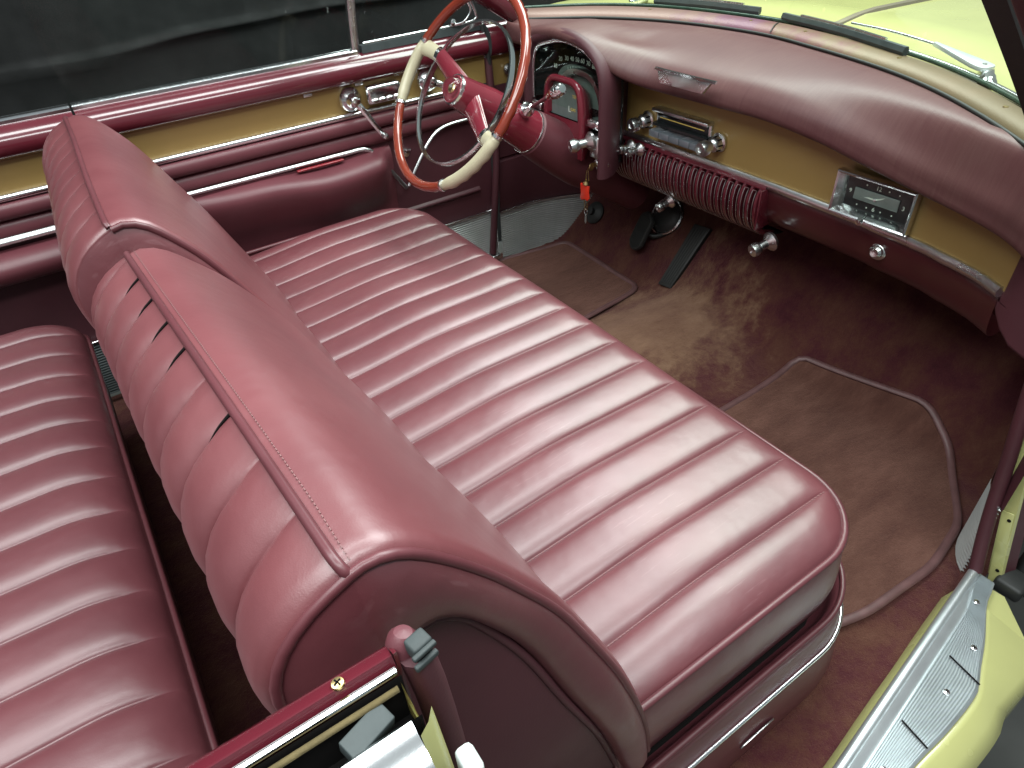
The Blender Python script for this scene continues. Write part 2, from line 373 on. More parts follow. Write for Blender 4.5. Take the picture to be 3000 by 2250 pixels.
tube('piping', [(x, y, .3305) for x, y in out], .0052, 'piping', cu, 8)
lv = [(0, .327), (.006, .308), (.011, .272), (.012, .245), (.009, .218), (.001, .192), (-.014, .168)]
G = []
for off, z in lv: G.append([(x, y, z) for x, y in cush_outline(150, off)])
grid('cushion_boxing', G, 'leather', fs, sharp=None)
# riser under the cushion: bulged metal-and-vinyl apron with a rolled lip, chrome strip and oval plate
prof = [(-.006, .150), (.006, .158), (.014, .188), (.019, .207), (.025, .211), (.030, .206), (.031, .19), (.035, .16), (.044, .11), (.048, .07), (.046, .035), (.040, .0)]
def riser(o_, z_): return [(x, y, z_) for x, y in cush_outline(150, o_)]
mesh('seat_gap_shade', [(x, y, .156) for x, y in cush_outline(60, -.001)], [tuple(range(60))], 'dark', fs, smooth=False)  # dark sheet added to stand for the shade under the cushion
fr = grid('seat_riser', [riser(o_, z_) for o_, z_ in prof], 'vinyl_lit', fs, sharp=60)
tube('lip_bead', riser(.027, .213), .0042, 'piping', fr, 8)
tube('chrome_strip', riser(.0385, .152), .0036, 'chrome', fr, 8)
a = np.linspace(0, 2*math.pi, 28, endpoint=False)
plate('oval_plate', [(.105+.036*math.cos(t_), YN-.0465-.002*math.sin(t_), .088+.011*math.sin(t_)) for t_ in a], (0, -1, 0), .003, 'dullchrome', fr, .001)
# ---- backrests (profile in x,z : rear bottom -> crest -> front bottom)
REAR = [(-.315, .22), (-.345, .33), (-.375, .45), (-.402, .56), (-.4185, .640), (-.4205, .688), (-.406, .724), (-.380, .749), (-.349, .7645)]
FRONT = [(-.349, .7645), (-.330, .7675), (-.306, .758), (-.280, .732), (-.247, .687), (-.208, .614), (-.167, .535), (-.133, .460), (-.086, .345), (-.046, .20), (-.030, .10)]
REC = [(-.290, .25), (-.325, .42), (-.345, .55), (-.342, .630), (-.328, .662), (-.306, .676), (-.283, .662), (-.262, .630), (-.230, .565), (-.200, .478), (-.164, .379), (-.130, .25)]
nr, nf = 34, 46
FRONT2 = FRONT[:5]+[(-.219, .642), (-.191, .597), (-.170, .554), (-.130, .456), (-.096, .332), (-.083, .247)]
REAR2 = [(-.28, .26), (-.33, .36), (-.370, .47)]+REAR[3:]
def prof2(re_, fr_): p_ = spl(re_, nr); q_ = spl(fr_, nf)[1:]; return np.vstack([p_, p_[-1:]*.82+q_[:1]*.18, q_])
PR = prof2(REAR, FRONT); PR2 = prof2(REAR2, FRONT2); NP = len(PR)
T_ = np.gradient(PR, axis=0); T_ /= np.linalg.norm(T_, axis=1)[:, None]; NRM = np.stack([-T_[:, 1], T_[:, 0]], 1)
if NRM[nr+6] @ np.array((.5, .5)) < 0: NRM = -NRM
kk = np.arange(NP); rearmask = sm((nr-1.0-kk)/2.6)*sm((kk-2)/6.)
wk = sm((kk-nr-3)/14.); zfront = lambda y: -.006*(y+.76)/.66
def backrest(label, ya, yb, xs, zs, y0, wp, rnda, rndb, amp, split_far, flare=0):
    """ya = near end, yb = far end; xs(y), zs(y) offsets; rounded ends"""
    ys_ = pleat_samples(ya, yb, y0, wp, 12)
    ys_ = np.unique(np.r_[ys_, ya+rnda*(1-np.cos(np.linspace(0, math.pi/2, 8))), yb-rndb*(1-np.cos(np.linspace(0, math.pi/2, 8)))])
    G = []
    for y in ys_:
        ea = max(0, 1-(y-ya)/rnda); eb = max(0, 1-(yb-y)/rndb)
        ins = rnda*.6*(1-math.sqrt(max(0, 1-ea*ea)))+rndb*.6*(1-math.sqrt(max(0, 1-eb*eb)))
        pl = amp*(float(pleat(y, y0, wp))-.85)*min(1, (y-ya)/.012)*min(1, (yb-y)/.02)
        sag = .004*math.sin(y*9+1)*np.exp(-((kk-nr-14)/9.)**2)+.003*math.sin(y*21)*np.exp(-((kk-nr-26)/8.)**2)
        wf = flare and float(sm((ya+.075-y)/.075)); base_ = PR*(1-wf)+PR2*wf if flare else PR
        q = base_+NRM*(pl*rearmask-ins+sag)[:, None]
        zk = zs(y)*(1-wk)+wk*zfront(y); G.append([(x+xs(y), y-flare*wf*float(sm((.66-z)/.30)), z+zz_) for (x, z), zz_ in zip(q, zk)])
    G = np.array(G); b_ = lab(grid('backrest', G, 'leather_top', fs, sharp=None), label)
    crest = G[:-1, nr-1]+np.array((-.0005, 0, .0008)); tube('crest_piping', crest[:-2] if split_far else crest[3:], .0040, 'piping', b_, 8)
    return b_, G
xsP = lambda y: -.030*(y+.76)/.66; zsP = lambda y: -.037*(y+.76)/.66+.002*math.sin((y+.76)*9)
bp_, GP = backrest('wide passenger side backrest section with split pleat seams', -.760, -.098, xsP, zsP, -.697, .0705, .016, .03, .0105, True, .042)
for ks_, ln in ((1, 9), (2, 10), (3, 11), (4, 12), (6, 7)):
    ysm = -.697+.0705*(8-ks_); i_ = int(np.argmin(abs(GP[:, 0, 1]-ysm))); l2 = ln//2; pth = spl((GP[i_, nr-l2:nr]+np.stack([NRM[nr-l2:nr, 0]*.0012, np.zeros(l2), NRM[nr-l2:nr, 1]*.0012], 1))[::-1], 14)
    if i_ < len(GP)-12: tube('seam_split', pth, np.linspace(.0017, .0003, len(pth)), 'dark', bp_, 6)
cr_ = GP[2:-4, nr]*.55+GP[2:-4, nr+1]*.45+np.array((0, 0, .0006)); sC = np.r_[0, np.cumsum(np.linalg.norm(np.diff(cr_, axis=0), axis=1))]
pos_ = lambda q: np.array([np.interp(q, sC, cr_[:, k_]) for k_ in range(3)])
stitches('stitching', [(pos_(q), pos_(q+.003)) for q in np.arange(.004, sC[-1]-.01, .0045)], bp_, .0028, .00032)
xsD = lambda y: -.036+.014*sm((y+.1)/.7); zsD = lambda y: -.006-.012*sm((y+.05)/.6)
zfront = zsD
bd_, GD = backrest('narrow driver side backrest section behind the wheel', -.092, .618, xsD, zsD, -.02, .0705, .012, .085, .009, False)
def endcap(b_, ring, rec, y, lv, mat, polymat, sgn=-1):
    rr = spl(rec, NP); R0 = ring[:, [0, 2]]; dx = ring[nr, 0]-PR[nr, 0]; dz = ring[nr, 2]-PR[nr, 1]; rr = rr+np.array((dx, dz))
    rows = []
    for f_, oy in lv: q = R0*(1-f_)+rr*f_; rows.append([(x, yy_+sgn*oy, z) for (x, z), yy_ in zip(q, ring[:, 1])])
    grid('end_boxing', rows, mat, b_, sharp=None)
    return rr
ring = GP[0]
tube('end_piping', ring[2:]+np.array((0, -.001, .001)), .0042, 'piping', bp_, 8)
rr = endcap(bp_, ring, REC, -.760, [(0, -.001), (.06, .004), (.2, .009), (.45, .012), (.75, .011), (.92, .006), (1.0, -.004), (1.02, -.012)], 'leather', None)
cen = rr.mean(0)
yfl = lambda z: -.760-.042*float(sm((.66-z)/.30)); q1 = cen+(rr-cen)*.955
tube('panel_piping', [(x, yfl(z)+.006, z) for x, z in q1], .0042, 'vinyl', bp_, 8)
hN = NP//2; qp = cen+(rr-cen)*.96; L_ = qp[:hN]; R_ = qp[::-1][:hN]
lab(grid('end_panel', [[(a_[0]*(1-f_)+b_[0]*f_, yfl(a_[1]*(1-f_)+b_[1]*f_)+.006, a_[1]*(1-f_)+b_[1]*f_) for f_ in np.linspace(0, 1, 8)] for a_, b_ in zip(L_, R_)], 'vinyl', bp_, sharp=None), 'flat dark vinyl end panel')
endcap(bd_, GD[0], REC, -.092, [(0, 0), (.1, .006), (.3, .010), (.6, .009), (1, .004)], 'leather', None)
tube('end_piping', GD[0][nr-1:]+np.array((0, -.001, .001)), .0045, 'piping', bd_, 8)

# ================================================================ REAR SEAT
rs = thing('back_seat', (-.8, -.05, 0), 'pleated maroon leather rear seat cushion behind the front backrest', 'car seat')
ry0, rw = -.475, .0842; RA, RB, RX = -.70, .570, -.512
ysr = pleat_samples(RA, RB, ry0, rw, 13); G = []
for y in ysr:
    row = []; dy = max(0, (y-(RB-.11))/.11); 
    xf = RX-.075*(1-math.sqrt(max(0, 1-dy*dy))); drop = .09*(1-math.sqrt(max(0, 1-dy*dy)))
    for s_ in np.linspace(0, 1, 60):
        x = xf-.50*s_**1.35; e = min((xf-x)/.10, 1)
        z = .335+.055*math.sqrt(1-(1-e)**2)-drop*(1-.2*s_)+.01*s_
        am = .0105*float(sm((xf-x)/.05))*(1-.5*dy)
        row.append((x, y, z+am*(float(pleat(y, ry0, rw))-.8)+.002*math.sin(y*11+x*9)))
    G.append(row)
G = np.array(G); rc = grid('cushion', G, 'leather_rear', rs, sharp=None)
tube('front_piping', G[:, 0]+np.array((.001, 0, 0)), .0052, 'piping', rc, 8)
grid('front_boxing', [G[:, 0], G[:, 0]+np.array((-.004, 0, -.05)), G[:, 0]*np.array((1, 1, 0))+np.array((-.012, 0, .20)), G[:, 0]*np.array((1, 1, 0))+np.array((-.05, 0, .0))], 'vinyl', rs, sharp=None)

# ================================================================ FAR (DRIVER) DOOR AND REAR QUARTER TRIM
def extr(name, prof, x0, x1, mat, parent, n=10, smooth=True, spln=0, sharp=45):
    p = spl(prof, spln) if spln else np.array(prof)
    return grid(name, [[(x, y, z) for y, z in p] for x in np.linspace(x0, x1, n)], mat, parent, sharp=sharp)
dd_ = thing('driver_door', (.17, .76, .05), 'far door with gold insert, chrome strips, cranks and padded armrest', 'car door')
qq_ = thing('rear_quarter_trim', (-.75, .76, .05), 'far rear side trim with gold band behind the front backrest', 'side trim')
RAIL = [(.760, .716), (.742, .717), (.724, .708), (.711, .692), (.709, .674), (.718, .658), (.738, .648)]
ROLL1 = [(.738, .570), (.722, .566), (.716, .553), (.720, .537), (.736, .530)]
ROLL2 = [(.738, .531), (.728, .524), (.724, .51), (.726, .497), (.735, .488)]
for P_, x0, x1 in ((dd_, -.348, .690), (qq_, -1.15, -.353)):
    extr('garnish_rail', RAIL, x0, x1, 'paint', P_, 16, spln=26)
    extr('gold_insert', [(.737, .650), (.737, .578)], x0, x1, 'gold', P_)
    tube('chrome_strip', [(x, .731, .578) for x in np.linspace(x0, x1-(.0 if P_ is qq_ else .03), 12)], .0078, 'chrome', P_, 12)
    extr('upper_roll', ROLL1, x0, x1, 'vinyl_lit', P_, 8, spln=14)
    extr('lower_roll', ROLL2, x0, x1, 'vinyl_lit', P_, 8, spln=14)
    sweep('belt_moulding', [(x, .752, .722) for x in np.linspace(x0, x1 if P_ is qq_ else .315, 12)], [(-.016, -.006), (.012, -.006), (.012, .001), (.006, .006), (-.004, .006), (-.006, .002), (-.012, .002), (-.016, .004)], 'chrome', P_, up=(0, 0, 1))
    extr('panel', [(.740, .495), (.742, .40), (.744, .28), (.744, .185)], x0, x1, 'vinyl', P_)
    ribs = []
    for k in range(21): z = .186-.0074*k; ribs += [(.7405, z), (.7365, z-.0008), (.7345, z-.0026), (.7348, z-.0046), (.7375, z-.0064)]
    extr('ribbed_kick_plate', ribs, x0, x1, 'alum' if P_ is dd_ else 'greyrubber', P_, 3, sharp=20)
    tube('kick_strip', [(x, .733, .190) for x in np.linspace(x0, x1, 6)], .0035, 'chrome', P_, 8)
    grid('inner_skin', [[(x, .762, z) for z in (.71, .03)] for x in (x0, x1)], 'vinyl', P_)
# trim strip that kinks down in front of the armrest, and its mirrored partner
def flat(path, n=40): return spl([(x, .722, z) for x, z in path], n)
STR = [(-.006, -.002), (-.004, .0015), (0, .003), (.004, .0015), (.006, -.002)]
def strip(name, pts, parent, wdt=1.0):
    return sweep(name, pts, np.array(STR)*wdt, 'dullchrome', parent, up=(0, -1, 0), cprof=True)
strip('armrest_strip', flat([(-.345, .490), (-.10, .489), (.10, .488), (.22, .488), (.275, .487), (.300, .474), (.325, .440), (.36, .385), (.384, .347)], 50), dd_, .95)
strip('forward_strip', flat([(.640, .493), (.56, .494), (.51, .485), (.475, .460), (.445, .425), (.414, .385), (.392, .352)], 40), dd_, .8)
strip('quarter_strip', spl([(x, .722, .490) for x in np.linspace(-1.1, -.36, 8)], 20), qq_, 1.4)
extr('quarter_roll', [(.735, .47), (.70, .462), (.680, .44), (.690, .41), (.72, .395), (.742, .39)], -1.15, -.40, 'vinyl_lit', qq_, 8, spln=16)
# armrest: padded bulge with a pull ledge
G = []
for t_ in np.linspace(0, 1, 54):
    x = -.345+t_*.70; g = float(sm((t_-.02)/.45))*(1-float(sm((t_-.90)/.10))**1.5); tip = float(sm((t_-.42)/.33))
    row = []
    for (yy, zz) in spl([(.742, .483), (.720, .480), (.700, .472), (.690, .455), (.696, .425), (.714, .38), (.735, .33), (.744, .27)], 22):
        k = (.742-yy)*(.35+.75*g+.45*tip*g); lift = -.004-.010*tip*math.sin(math.pi*min(1, (t_-.42)/.5) if t_ > .42 else 0)
        row.append((x, .742-k, zz-(0.485-zz)*.12*tip+lift))
    G.append(row)
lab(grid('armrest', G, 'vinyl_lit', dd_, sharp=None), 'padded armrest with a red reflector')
box('red_reflector', (.145, .714, .4785), (.13, .012, .005), 'redreflector', dd_, .002)
extr('lower_fold', [(.744, .278), (.736, .268), (.744, .258)], -.345, .64, 'vinyl', dd_, 6, spln=8)
def crank(p, tip, parent):
    c_ = lathe('window_crank', [(.001, 0), (.030, 0), (.031, .006), (.027, .014), (.020, .022), (.016, .03), (.016, .036), (.011, .044), (.001, .046)], p, (0, -1, 0), 'chrome', parent, 28)
    q0 = Vector(p)+Vector((0, -.038, 0)); q1 = Vector(tip)
    P = spl([q0, q0.lerp(q1, .25)+Vector((0, -.004, .002)), q0.lerp(q1, .6)+Vector((0, -.004, 0)), q1], 16)
    sweep('crank_arm', P, circ(.0042, 10, .0075), 'chrome', c_, up=(0, -1, 0), scale=np.linspace(1.15, .85, 16))
    lathe('crank_knob', [(.001, 0), (.007, 0), (.0085, .008), (.0075, .02), (.001, .023)], tip, (0, -1, 0), 'dullchrome', c_, 16)
crank((.268, .735, .617), (.325, .690, .523), dd_)
crank((.497, .735, .622), (.590, .688, .578), dd_)
sw = box('switch_box', (.358, .722, .620), (.098, .030, .046), 'chrome', dd_, .008, seg=3)
for k in range(4):
    lathe('switch_button', [(.001, -.0095), (.0055, -.009), (.0068, -.004), (.0068, .004), (.0055, .009), (.001, .0095)], (.326+k*.0215, .709, .606), (1, 0, -.04), 'chrome', sw, 14)
em = lathe('door_emblem', [(.001, 0), (.013, 0), (.012, .004), (.001, .006)], (.405, .741, .442), (0, -1, 0), 'chrome', dd_, 14)
for k in (-1, 0, 1): lathe('emblem_bead', [(.001, -.004), (.0038, -.002), (.0038, .002), (.001, .004)], (.405+k*.010, .731, .452-abs(k)*.002), (0, 0, 1), 'chrome', em, 10)
for x, z in ((.30, .648), (.415, .652), (.16, .648)): box('trim_clip', (x, .733, z), (.022, .004, .006), 'dullchrome', dd_, .001)
# window frame, division bar, vent window
vw = thing('vent_window', (.5, .752, .72), 'small chrome framed vent window ahead of the far door glass', 'window')
sweep('division_bar', spl([(.314, .752, .716), (.318, .745, .80), (.324, .735, .90), (.33, .72, 1.05)], 14), [(-.010, -.006), (.010, -.006), (.010, .006), (.004, .008), (-.004, .008), (-.010, .006)], 'dullchrome', vw, up=(0, -1, 0))
sweep('rubber_sill', [(x, .748, .722+.004*(x-.3)) for x in np.linspace(.328, .69, 10)], [(-.012, -.006), (.012, -.006), (.010, .012), (-.010, .012)], 'greyrubber', vw, up=(0, 0, 1))
tube('vent_frame', spl([(.335, .744, .737), (.50, .744, .738), (.655, .742, .740), (.675, .742, .76), (.63, .738, .84), (.52, .73, 1.0)], 40), .0045, 'chrome', vw, 8)
mesh('vent_glass', [(.33, .748, .735), (.67, .746, .735), (.50, .73, 1.04), (.34, .73, 1.04)], [(0, 1, 2, 3)], 'glass', vw)
lh = tube('vent_latch', spl([(.60, .738, .742), (.622, .715, .750), (.640, .708, .775), (.628, .712, .802), (.60, .72, .81)], 24), .0035, 'chrome', vw, 8)
lathe('latch_boss', [(.001, 0), (.009, 0), (.009, .010), (.001, .014)], (.600, .744, .748), (0, -1, 0), 'chrome', vw, 14)
wg = mesh('door_glass', [(-.348, .756, .715), (.308, .756, .715), (.32, .725, 1.10), (-.36, .725, 1.10)], [(0, 1, 2, 3)], 'glass', None)
tag(wg, 'raised clear side window glass in the far door', 'window')
# cowl side ahead of the door: gold end piece, maroon kick panel, ribbed plate, windlace
cs = thing('kick_panel', (.86, .74, 0), 'maroon kick panel with ribbed metal plate left of the pedals', 'kick panel')
def cy(x): return .742-.10*sm((x-.80)/.35)
X = np.linspace(.702, 1.16, 18)
def ext2(name, prof, mat, X=X, spln=0, sharp=45):
    p = spl(prof, spln) if spln else np.array(prof)
    return grid(name, [[(x, y-.742+cy(x), z) for y, z in p] for x in X], mat, cs, sharp=sharp)
ext2('cowl_garnish', [(.765, .722), (.742, .728), (.722, .716), (.712, .695), (.712, .668), (.722, .648), (.742, .640)], 'paint', spln=24)
ext2('gold_end', [(.738, .645), (.738, .560)], 'gold')
lathe('gold_end_knob', [(.001, 0), (.015, 0), (.016, .006), (.012, .014), (.001, .018)], (.765, .735, .602), (0, -1, 0), 'dullchrome', cs, 18)
ext2('kick_upper', [(.738, .565), (.734, .50), (.732, .42), (.732, .352), (.740, .345)], 'vinyl')
ext2('kick_lower', [(.740, .345), (.730, .338), (.726, .28), (.730, .20), (.736, .17)], 'vinyl', spln=14)
ext2('ribbed_kick_plate', [(y_, .172-.0074*k-z_) for k in range(24) for y_, z_ in ((.7355, 0), (.7315, .0008), (.7293, .0026), (.7296, .0046), (.7325, .0064))], 'alum', sharp=20)
tube('plate_lip', [(x, cy(x)-.014, .176) for x in X], .004, 'chrome', cs, 8)
tube('windlace', spl([(.700, .735, .645), (.699, .726, .50), (.697, .722, .36), (.687, .722, .27), (.673, .722, .166), (.657, .722, .045)], 30), .0115, 'vinyl', cs, 12)
box('windlace_clip', (.662, .722, .035), (.035, .04, .014), 'dullchrome', cs, .004)
tube('door_gap_seal', spl([(.690, .738, .730), (.697, .729, .66), (.702, .731, .60)], 10), .0075, 'rubber', cs, 8)

# ================================================================ STEERING WHEEL AND COLUMN
WC = np.array((.3837, .3705, .6851)); WT = .61
WN = np.array((-math.cos(WT), 0, math.sin(WT))); WA = np.array((0, 1., 0)); WB = np.cross(WN, WA)
def wp(rad, ang, off=0): a_ = math.radians(ang); return WC+rad*(math.cos(a_)*WA+math.sin(a_)*WB)+WN*off
sw_ = thing('steering_wheel', tuple(WC), 'red and cream steering wheel with chrome horn ring', 'steering wheel')
RR = .222
def rimseg(name, a0, a1, mat, fat=0):
    A = np.linspace(a0, a1, max(8, int(abs(a1-a0)/1.5))); rows = []
    for q, an in enumerate(A):
        c_ = wp(RR, an); rd = (c_-WC)/RR; 
        e_ = sm(min(q, len(A)-1-q)/4.); rad = .0110+fat*e_*.0026
        ring = []
        for k in range(16):
            t_ = k/16*2*math.pi; back = max(0, -math.sin(t_+.5)); rk = rad*(1+.09*back**2*(math.sin(an*math.pi/180*RR/.0055*1.0)))
            ring.append(c_+rk*(math.cos(t_)*rd*-1+math.sin(t_)*WN))
        rows.append(ring)
    return grid(name, rows, mat, sw_, cv=True, caps=True, sharp=None)
rimseg('rim_grip', -20.5, 18.5, 'cream', 1); rimseg('rim_grip', 20.2, 117, 'rimred'); rimseg('rim_grip', 118.7, 165, 'cream', 1); rimseg('rim_grip', 166.7, 337.8, 'rimred')
for an in (-21.4, 19.3, 117.8, 165.9):
    c_ = wp(RR, an); tdir = (-math.sin(math.radians(an))*WA+math.cos(math.radians(an))*WB)
    lathe('rim_collar', [(.0118, -.0035), (.0134, -.003), (.0134, .003), (.0118, .0035)], c_, tdir, 'chrome', sw_, 18)
sweep('horn_ring', [wp(.1625, an, -.02) for an in np.arange(0, 360, 4)], [(-.0022, -.0065), (.0022, -.0065), (.0034, 0), (.0022, .0065), (-.0022, .0065), (-.0034, 0)], 'chrome', sw_, closed=True, up=tuple(WN))
for an, sg in ((-17, 1), (162, 1)):
    P = spl([wp(.218, an-sg*1, -.002), wp(.195, an-sg*3, -.008), wp(.168, an-sg*5, -.016)], 12)
    sweep('spoke_stub', P, circ(.0085, 12, .016), 'cream', sw_, up=tuple(WN), scale=np.linspace(1.25, 1.0, 12))
    P = spl([wp(.160, an-sg*6, -.018), wp(.11, an-sg*6, -.026), wp(.05, an-sg*6, -.036), wp(.012, an-sg*6, -.04)], 16)
    sp_ = sweep('spoke', P, circ(.010, 12, .019), 'redpaint', sw_, up=tuple(WN), scale=np.linspace(.95, 1.5, 16))
    sweep('spoke_cap', spl([wp(.171, an-sg*5, -.0165), wp(.158, an-sg*6, -.018)], 5), circ(.0105, 12, .0185), 'chrome', sp_, up=tuple(WN))
AX = -WN
lathe('hub', [(.030, -.004), (.034, .0), (.036, .01), (.0385, .03), (.042, .06), (.047, .10), (.0485, .13), (.044, .135)], WC-WN*-.004, AX, 'redpaint', sw_, 36)
lathe('hub_ring', [(.0285, -.007), (.034, -.006), (.0355, -.001), (.034, .003), (.030, .004)], WC, AX, 'chrome', sw_, 32)
em = lathe('hub_emblem', [(.001, -.004), (.018, -.003), (.026, .0), (.027, .004)], WC, AX, 'cream', sw_, 28)
def clearplastic():
    m, nt, b = nodes('clear_plastic'); b.inputs['Transmission Weight'].default_value = 1; b.inputs['Roughness'].default_value = .04; b.inputs['IOR'].default_value = 1.4; b.inputs['Base Color'].default_value = (1, 1, 1, 1); return m
M['clearp'] = clearplastic()
lathe('emblem_dome', [(.0001, -.030), (.010, -.0285), (.019, -.024), (.0255, -.015), (.0285, -.005), (.0285, .0)], WC, AX, 'clearp', sw_, 30)
M['emblemred'] = plain('emblem_enamel', (.10, .03, .03), .25)
lathe('emblem_crest', [(.0001, -.010), (.006, -.010), (.010, -.007), (.012, -.003)], WC, AX, 'brass', em, 14)
scn = thing('steering_column', (.62, .3705, .53), 'maroon painted steering column with a short selector lever', 'steering column')
def cl(h): return WC+AX*h
lathe('column_tube', [(.044, .135), (.0455, .137), (.047, .17), (.050, .22), (.053, .235)], WC, AX, 'redpaint', scn, 36)
lathe('column_seam', [(.0475, .234), (.0545, .235), (.0545, .238), (.0475, .239)], WC, AX, 'dullchrome', scn, 36)
lathe('column_shroud', [(.050, .240), (.056, .245), (.061, .30), (.066, .37), (.068, .44), (.060, .52), (.05, .70)], WC, AX, 'vinyl_lit', scn, 36)
lv0 = np.array((.545, .325, .617)); lv1 = np.array((.541, .190, .688))
ball = lathe('lever_socket', [(.001, -.012), (.012, -.010), (.018, -.002), (.017, .008), (.010, .016), (.007, .026), (.005, .027)], lv0, lv1-lv0, 'chrome', scn, 24)
dl = lv1-lv0; L = np.linalg.norm(dl); dl /= L
sl = tube('selector_lever', [lv0+dl*t_ for t_ in np.linspace(.015, L-.045, 8)], .0042, 'vinyl_lit', scn, 10)
lathe('lever_grip', [(.004, L-.055), (.0075, L-.048), (.0125, L-.024), (.0125, L-.018)], lv0, dl, 'rimred', sl, 18)
lathe('lever_knob', [(.0125, L-.018), (.0145, L-.016), (.0145, L-.006), (.0125, L-.003), (.0145, L), (.0135, L+.008), (.009, L+.013), (.001, L+.014)], lv0, dl, 'chrome', sl, 20)

# ================================================================ DASHBOARD
db = thing('dashboard', (.9, -.03, .38), 'maroon padded dashboard with gold fascia and chrome controls', 'dashboard')
GARN = np.array([(.760, .700), (.801, .655), (.925, .520), (1.010, .330), (1.038, .09), (1.000, -.11), (.947, -.285), (.886, -.416), (.808, -.535), (.720, -.645), (.655, -.715)])
GB = np.array([(.800, .745), (.860, .712), (.995, .585), (1.085, .39), (1.112, .11), (1.075, -.11), (1.018, -.285), (.950, -.425), (.862, -.553), (.762, -.668), (.70, -.735)])
gc = spl(GARN, 90); bc = spl(GB, 90)
LIP = [(.735, .690, .700), (.715, .62, .705), (.700, .56, .712), (.690, .505, .735), (.682, .44, .748), (.680, .384, .751), (.683, .315, .744), (.692, .262, .722), (.712, .222, .695), (.737, .180, .677), (.756, .12, .668), (.760, 0, .667), (.760, -.17, .668), (.760, -.30, .656), (.757, -.37, .646), (.738, -.495, .634), (.705, -.605, .632), (.665, -.685, .634), (.62, -.745, .632)]
lc = spl(LIP, 110)
gx = lambda y: float(np.interp(y, gc[::-1, 1], gc[::-1, 0]))
G = []
for x, y, z in lc:
    xg = max(gx(y), x+.06); D = xg-x; zg = .733
    hb = .003*math.exp(-((y-.384)/.12)**2)
    kz = float(sm((z-.67)/.08)); pts = [(xg+.012, zg-.004), (xg, zg), (xg-.25*D, zg+.006+hb), (xg-.60*D, (zg-.004)*(1-kz)+max(zg, z+.012)*kz+hb*.6), (x+.16*D, z+(.046-.032*kz)), (x+.05*D, z+(.024-.014*kz)), (x+.004, z+.004), (x+.004, z-.008), (x+.016, z-.016), (x+.045, z-.017), (x+.09, z-.012)]
    G.append([(a_, y, b_) for a_, b_ in spl(pts, 40)])
lab(grid('dash_pad', G, 'pad', db, sharp=None), 'faded maroon padded dash top')
# fascia
ysf = np.linspace(.300, -.705, 60)
fx = lambda y: float(np.interp(y, [-.72, -.70, -.652, -.60, -.54, -.47, -.40], [.698, .712, .745, .772, .797, .815, .826]))
zb = lambda y: float(np.interp(y, [-.72, -.652, -.58, -.44, -.2, .3], [.531, .524, .514, .504, .510, .514]))
grid('gold_fascia', [[(fx(y), y, z) for z in np.linspace(.662, zb(y), 6)] for y in ysf], 'gold', db)
P = [(fx(y)-.004, y, zb(y)-.002) for y in np.linspace(.312, -.700, 60)]
sweep('fascia_strip', P, [(-.004, -.0085), (.003, -.0085), (.0062, -.004), (.0062, .002), (.002, .0085), (-.004, .0085)], 'dullchrome', db, up=(0, 0, 1))
# lower panel
def lowp(y): x = fx(y)+.006; return [(x, zb(y)-.004), (x-.006, zb(y)-.02), (x-.002, zb(y)-.05), (x+.010, zb(y)-.085), (x+.04, zb(y)-.105), (x+.10, zb(y)-.11)]
grid('lower_panel', [[(a_, y, b_) for a_, b_ in spl(lowp(y), 18)] for y in np.linspace(-.178, -.700, 30)], plain('dark_maroon_paint', (.048, .008, .010), .32, coat=.3, var=.15), db, sharp=None)
# air grille: dark throat, maroon bars, chrome slot rims
GP_ = np.array([(.820, .505), (.806, .485), (.802, .455), (.810, .42), (.832, .392), (.868, .374), (.90, .370)])
gp = spl(GP_, 26)
grid('grille_throat', [[(a_+.016, y, b_) for a_, b_ in gp] for y in (.318, -.176)], 'dark', db, sharp=None)
nb, pitch = 23, .0214
def barmesh():
    prof2 = [(-.0046, .012), (-.0046, .001), (-.0028, -.0012), (.0028, -.0012), (.0046, .001), (.0046, .012)]
    tt = np.gradient(gp, axis=0); tt /= np.linalg.norm(tt, axis=1)[:, None]; nn = np.stack([-tt[:, 1], tt[:, 0]], 1)
    if nn[8][0] < 0: nn = -nn
    return [[(a_+n_[0]*q, .305+s_, b_+n_[1]*q) for s_, q in prof2] for (a_, b_), n_ in zip(gp[1:-2], nn[1:-2])], nn
rows, nn = barmesh()
grp = lab(grid('grille_bar', rows, 'paint', db, caps=False, sharp=50), 'maroon bar of the air grille')
loop = [(a_+n_[0]*-.0015, .0050, b_+n_[1]*-.0015) for (a_, b_), n_ in zip(gp[2:-3], nn[2:-3])]
loop2 = [(x, -.0050, z) for x, y, z in loop][::-1]
rim0 = tube('slot_rim', np.array(loop+loop2)+np.array((0, .305-pitch/2, 0)), .0009, 'dullchrome', db, 5, closed=True, up=(1, .01, .3))
del grp['label']
for k in range(1, nb): copyobj(grp, db, (0, -pitch*k, 0))
for k in range(1, nb-1): copyobj(rim0, db, (0, -pitch*k, 0))
grid('grille_top_rail', [[(x, y, z) for x, z in ((.823, .512), (.816, .508), (.812, .499), (.818, .492))] for y in (.318, -.178)], 'paint', db)
box('grille_end_plate', (.824, -.1765, .455), (.046, .004, .09), 'paint', db, .001)
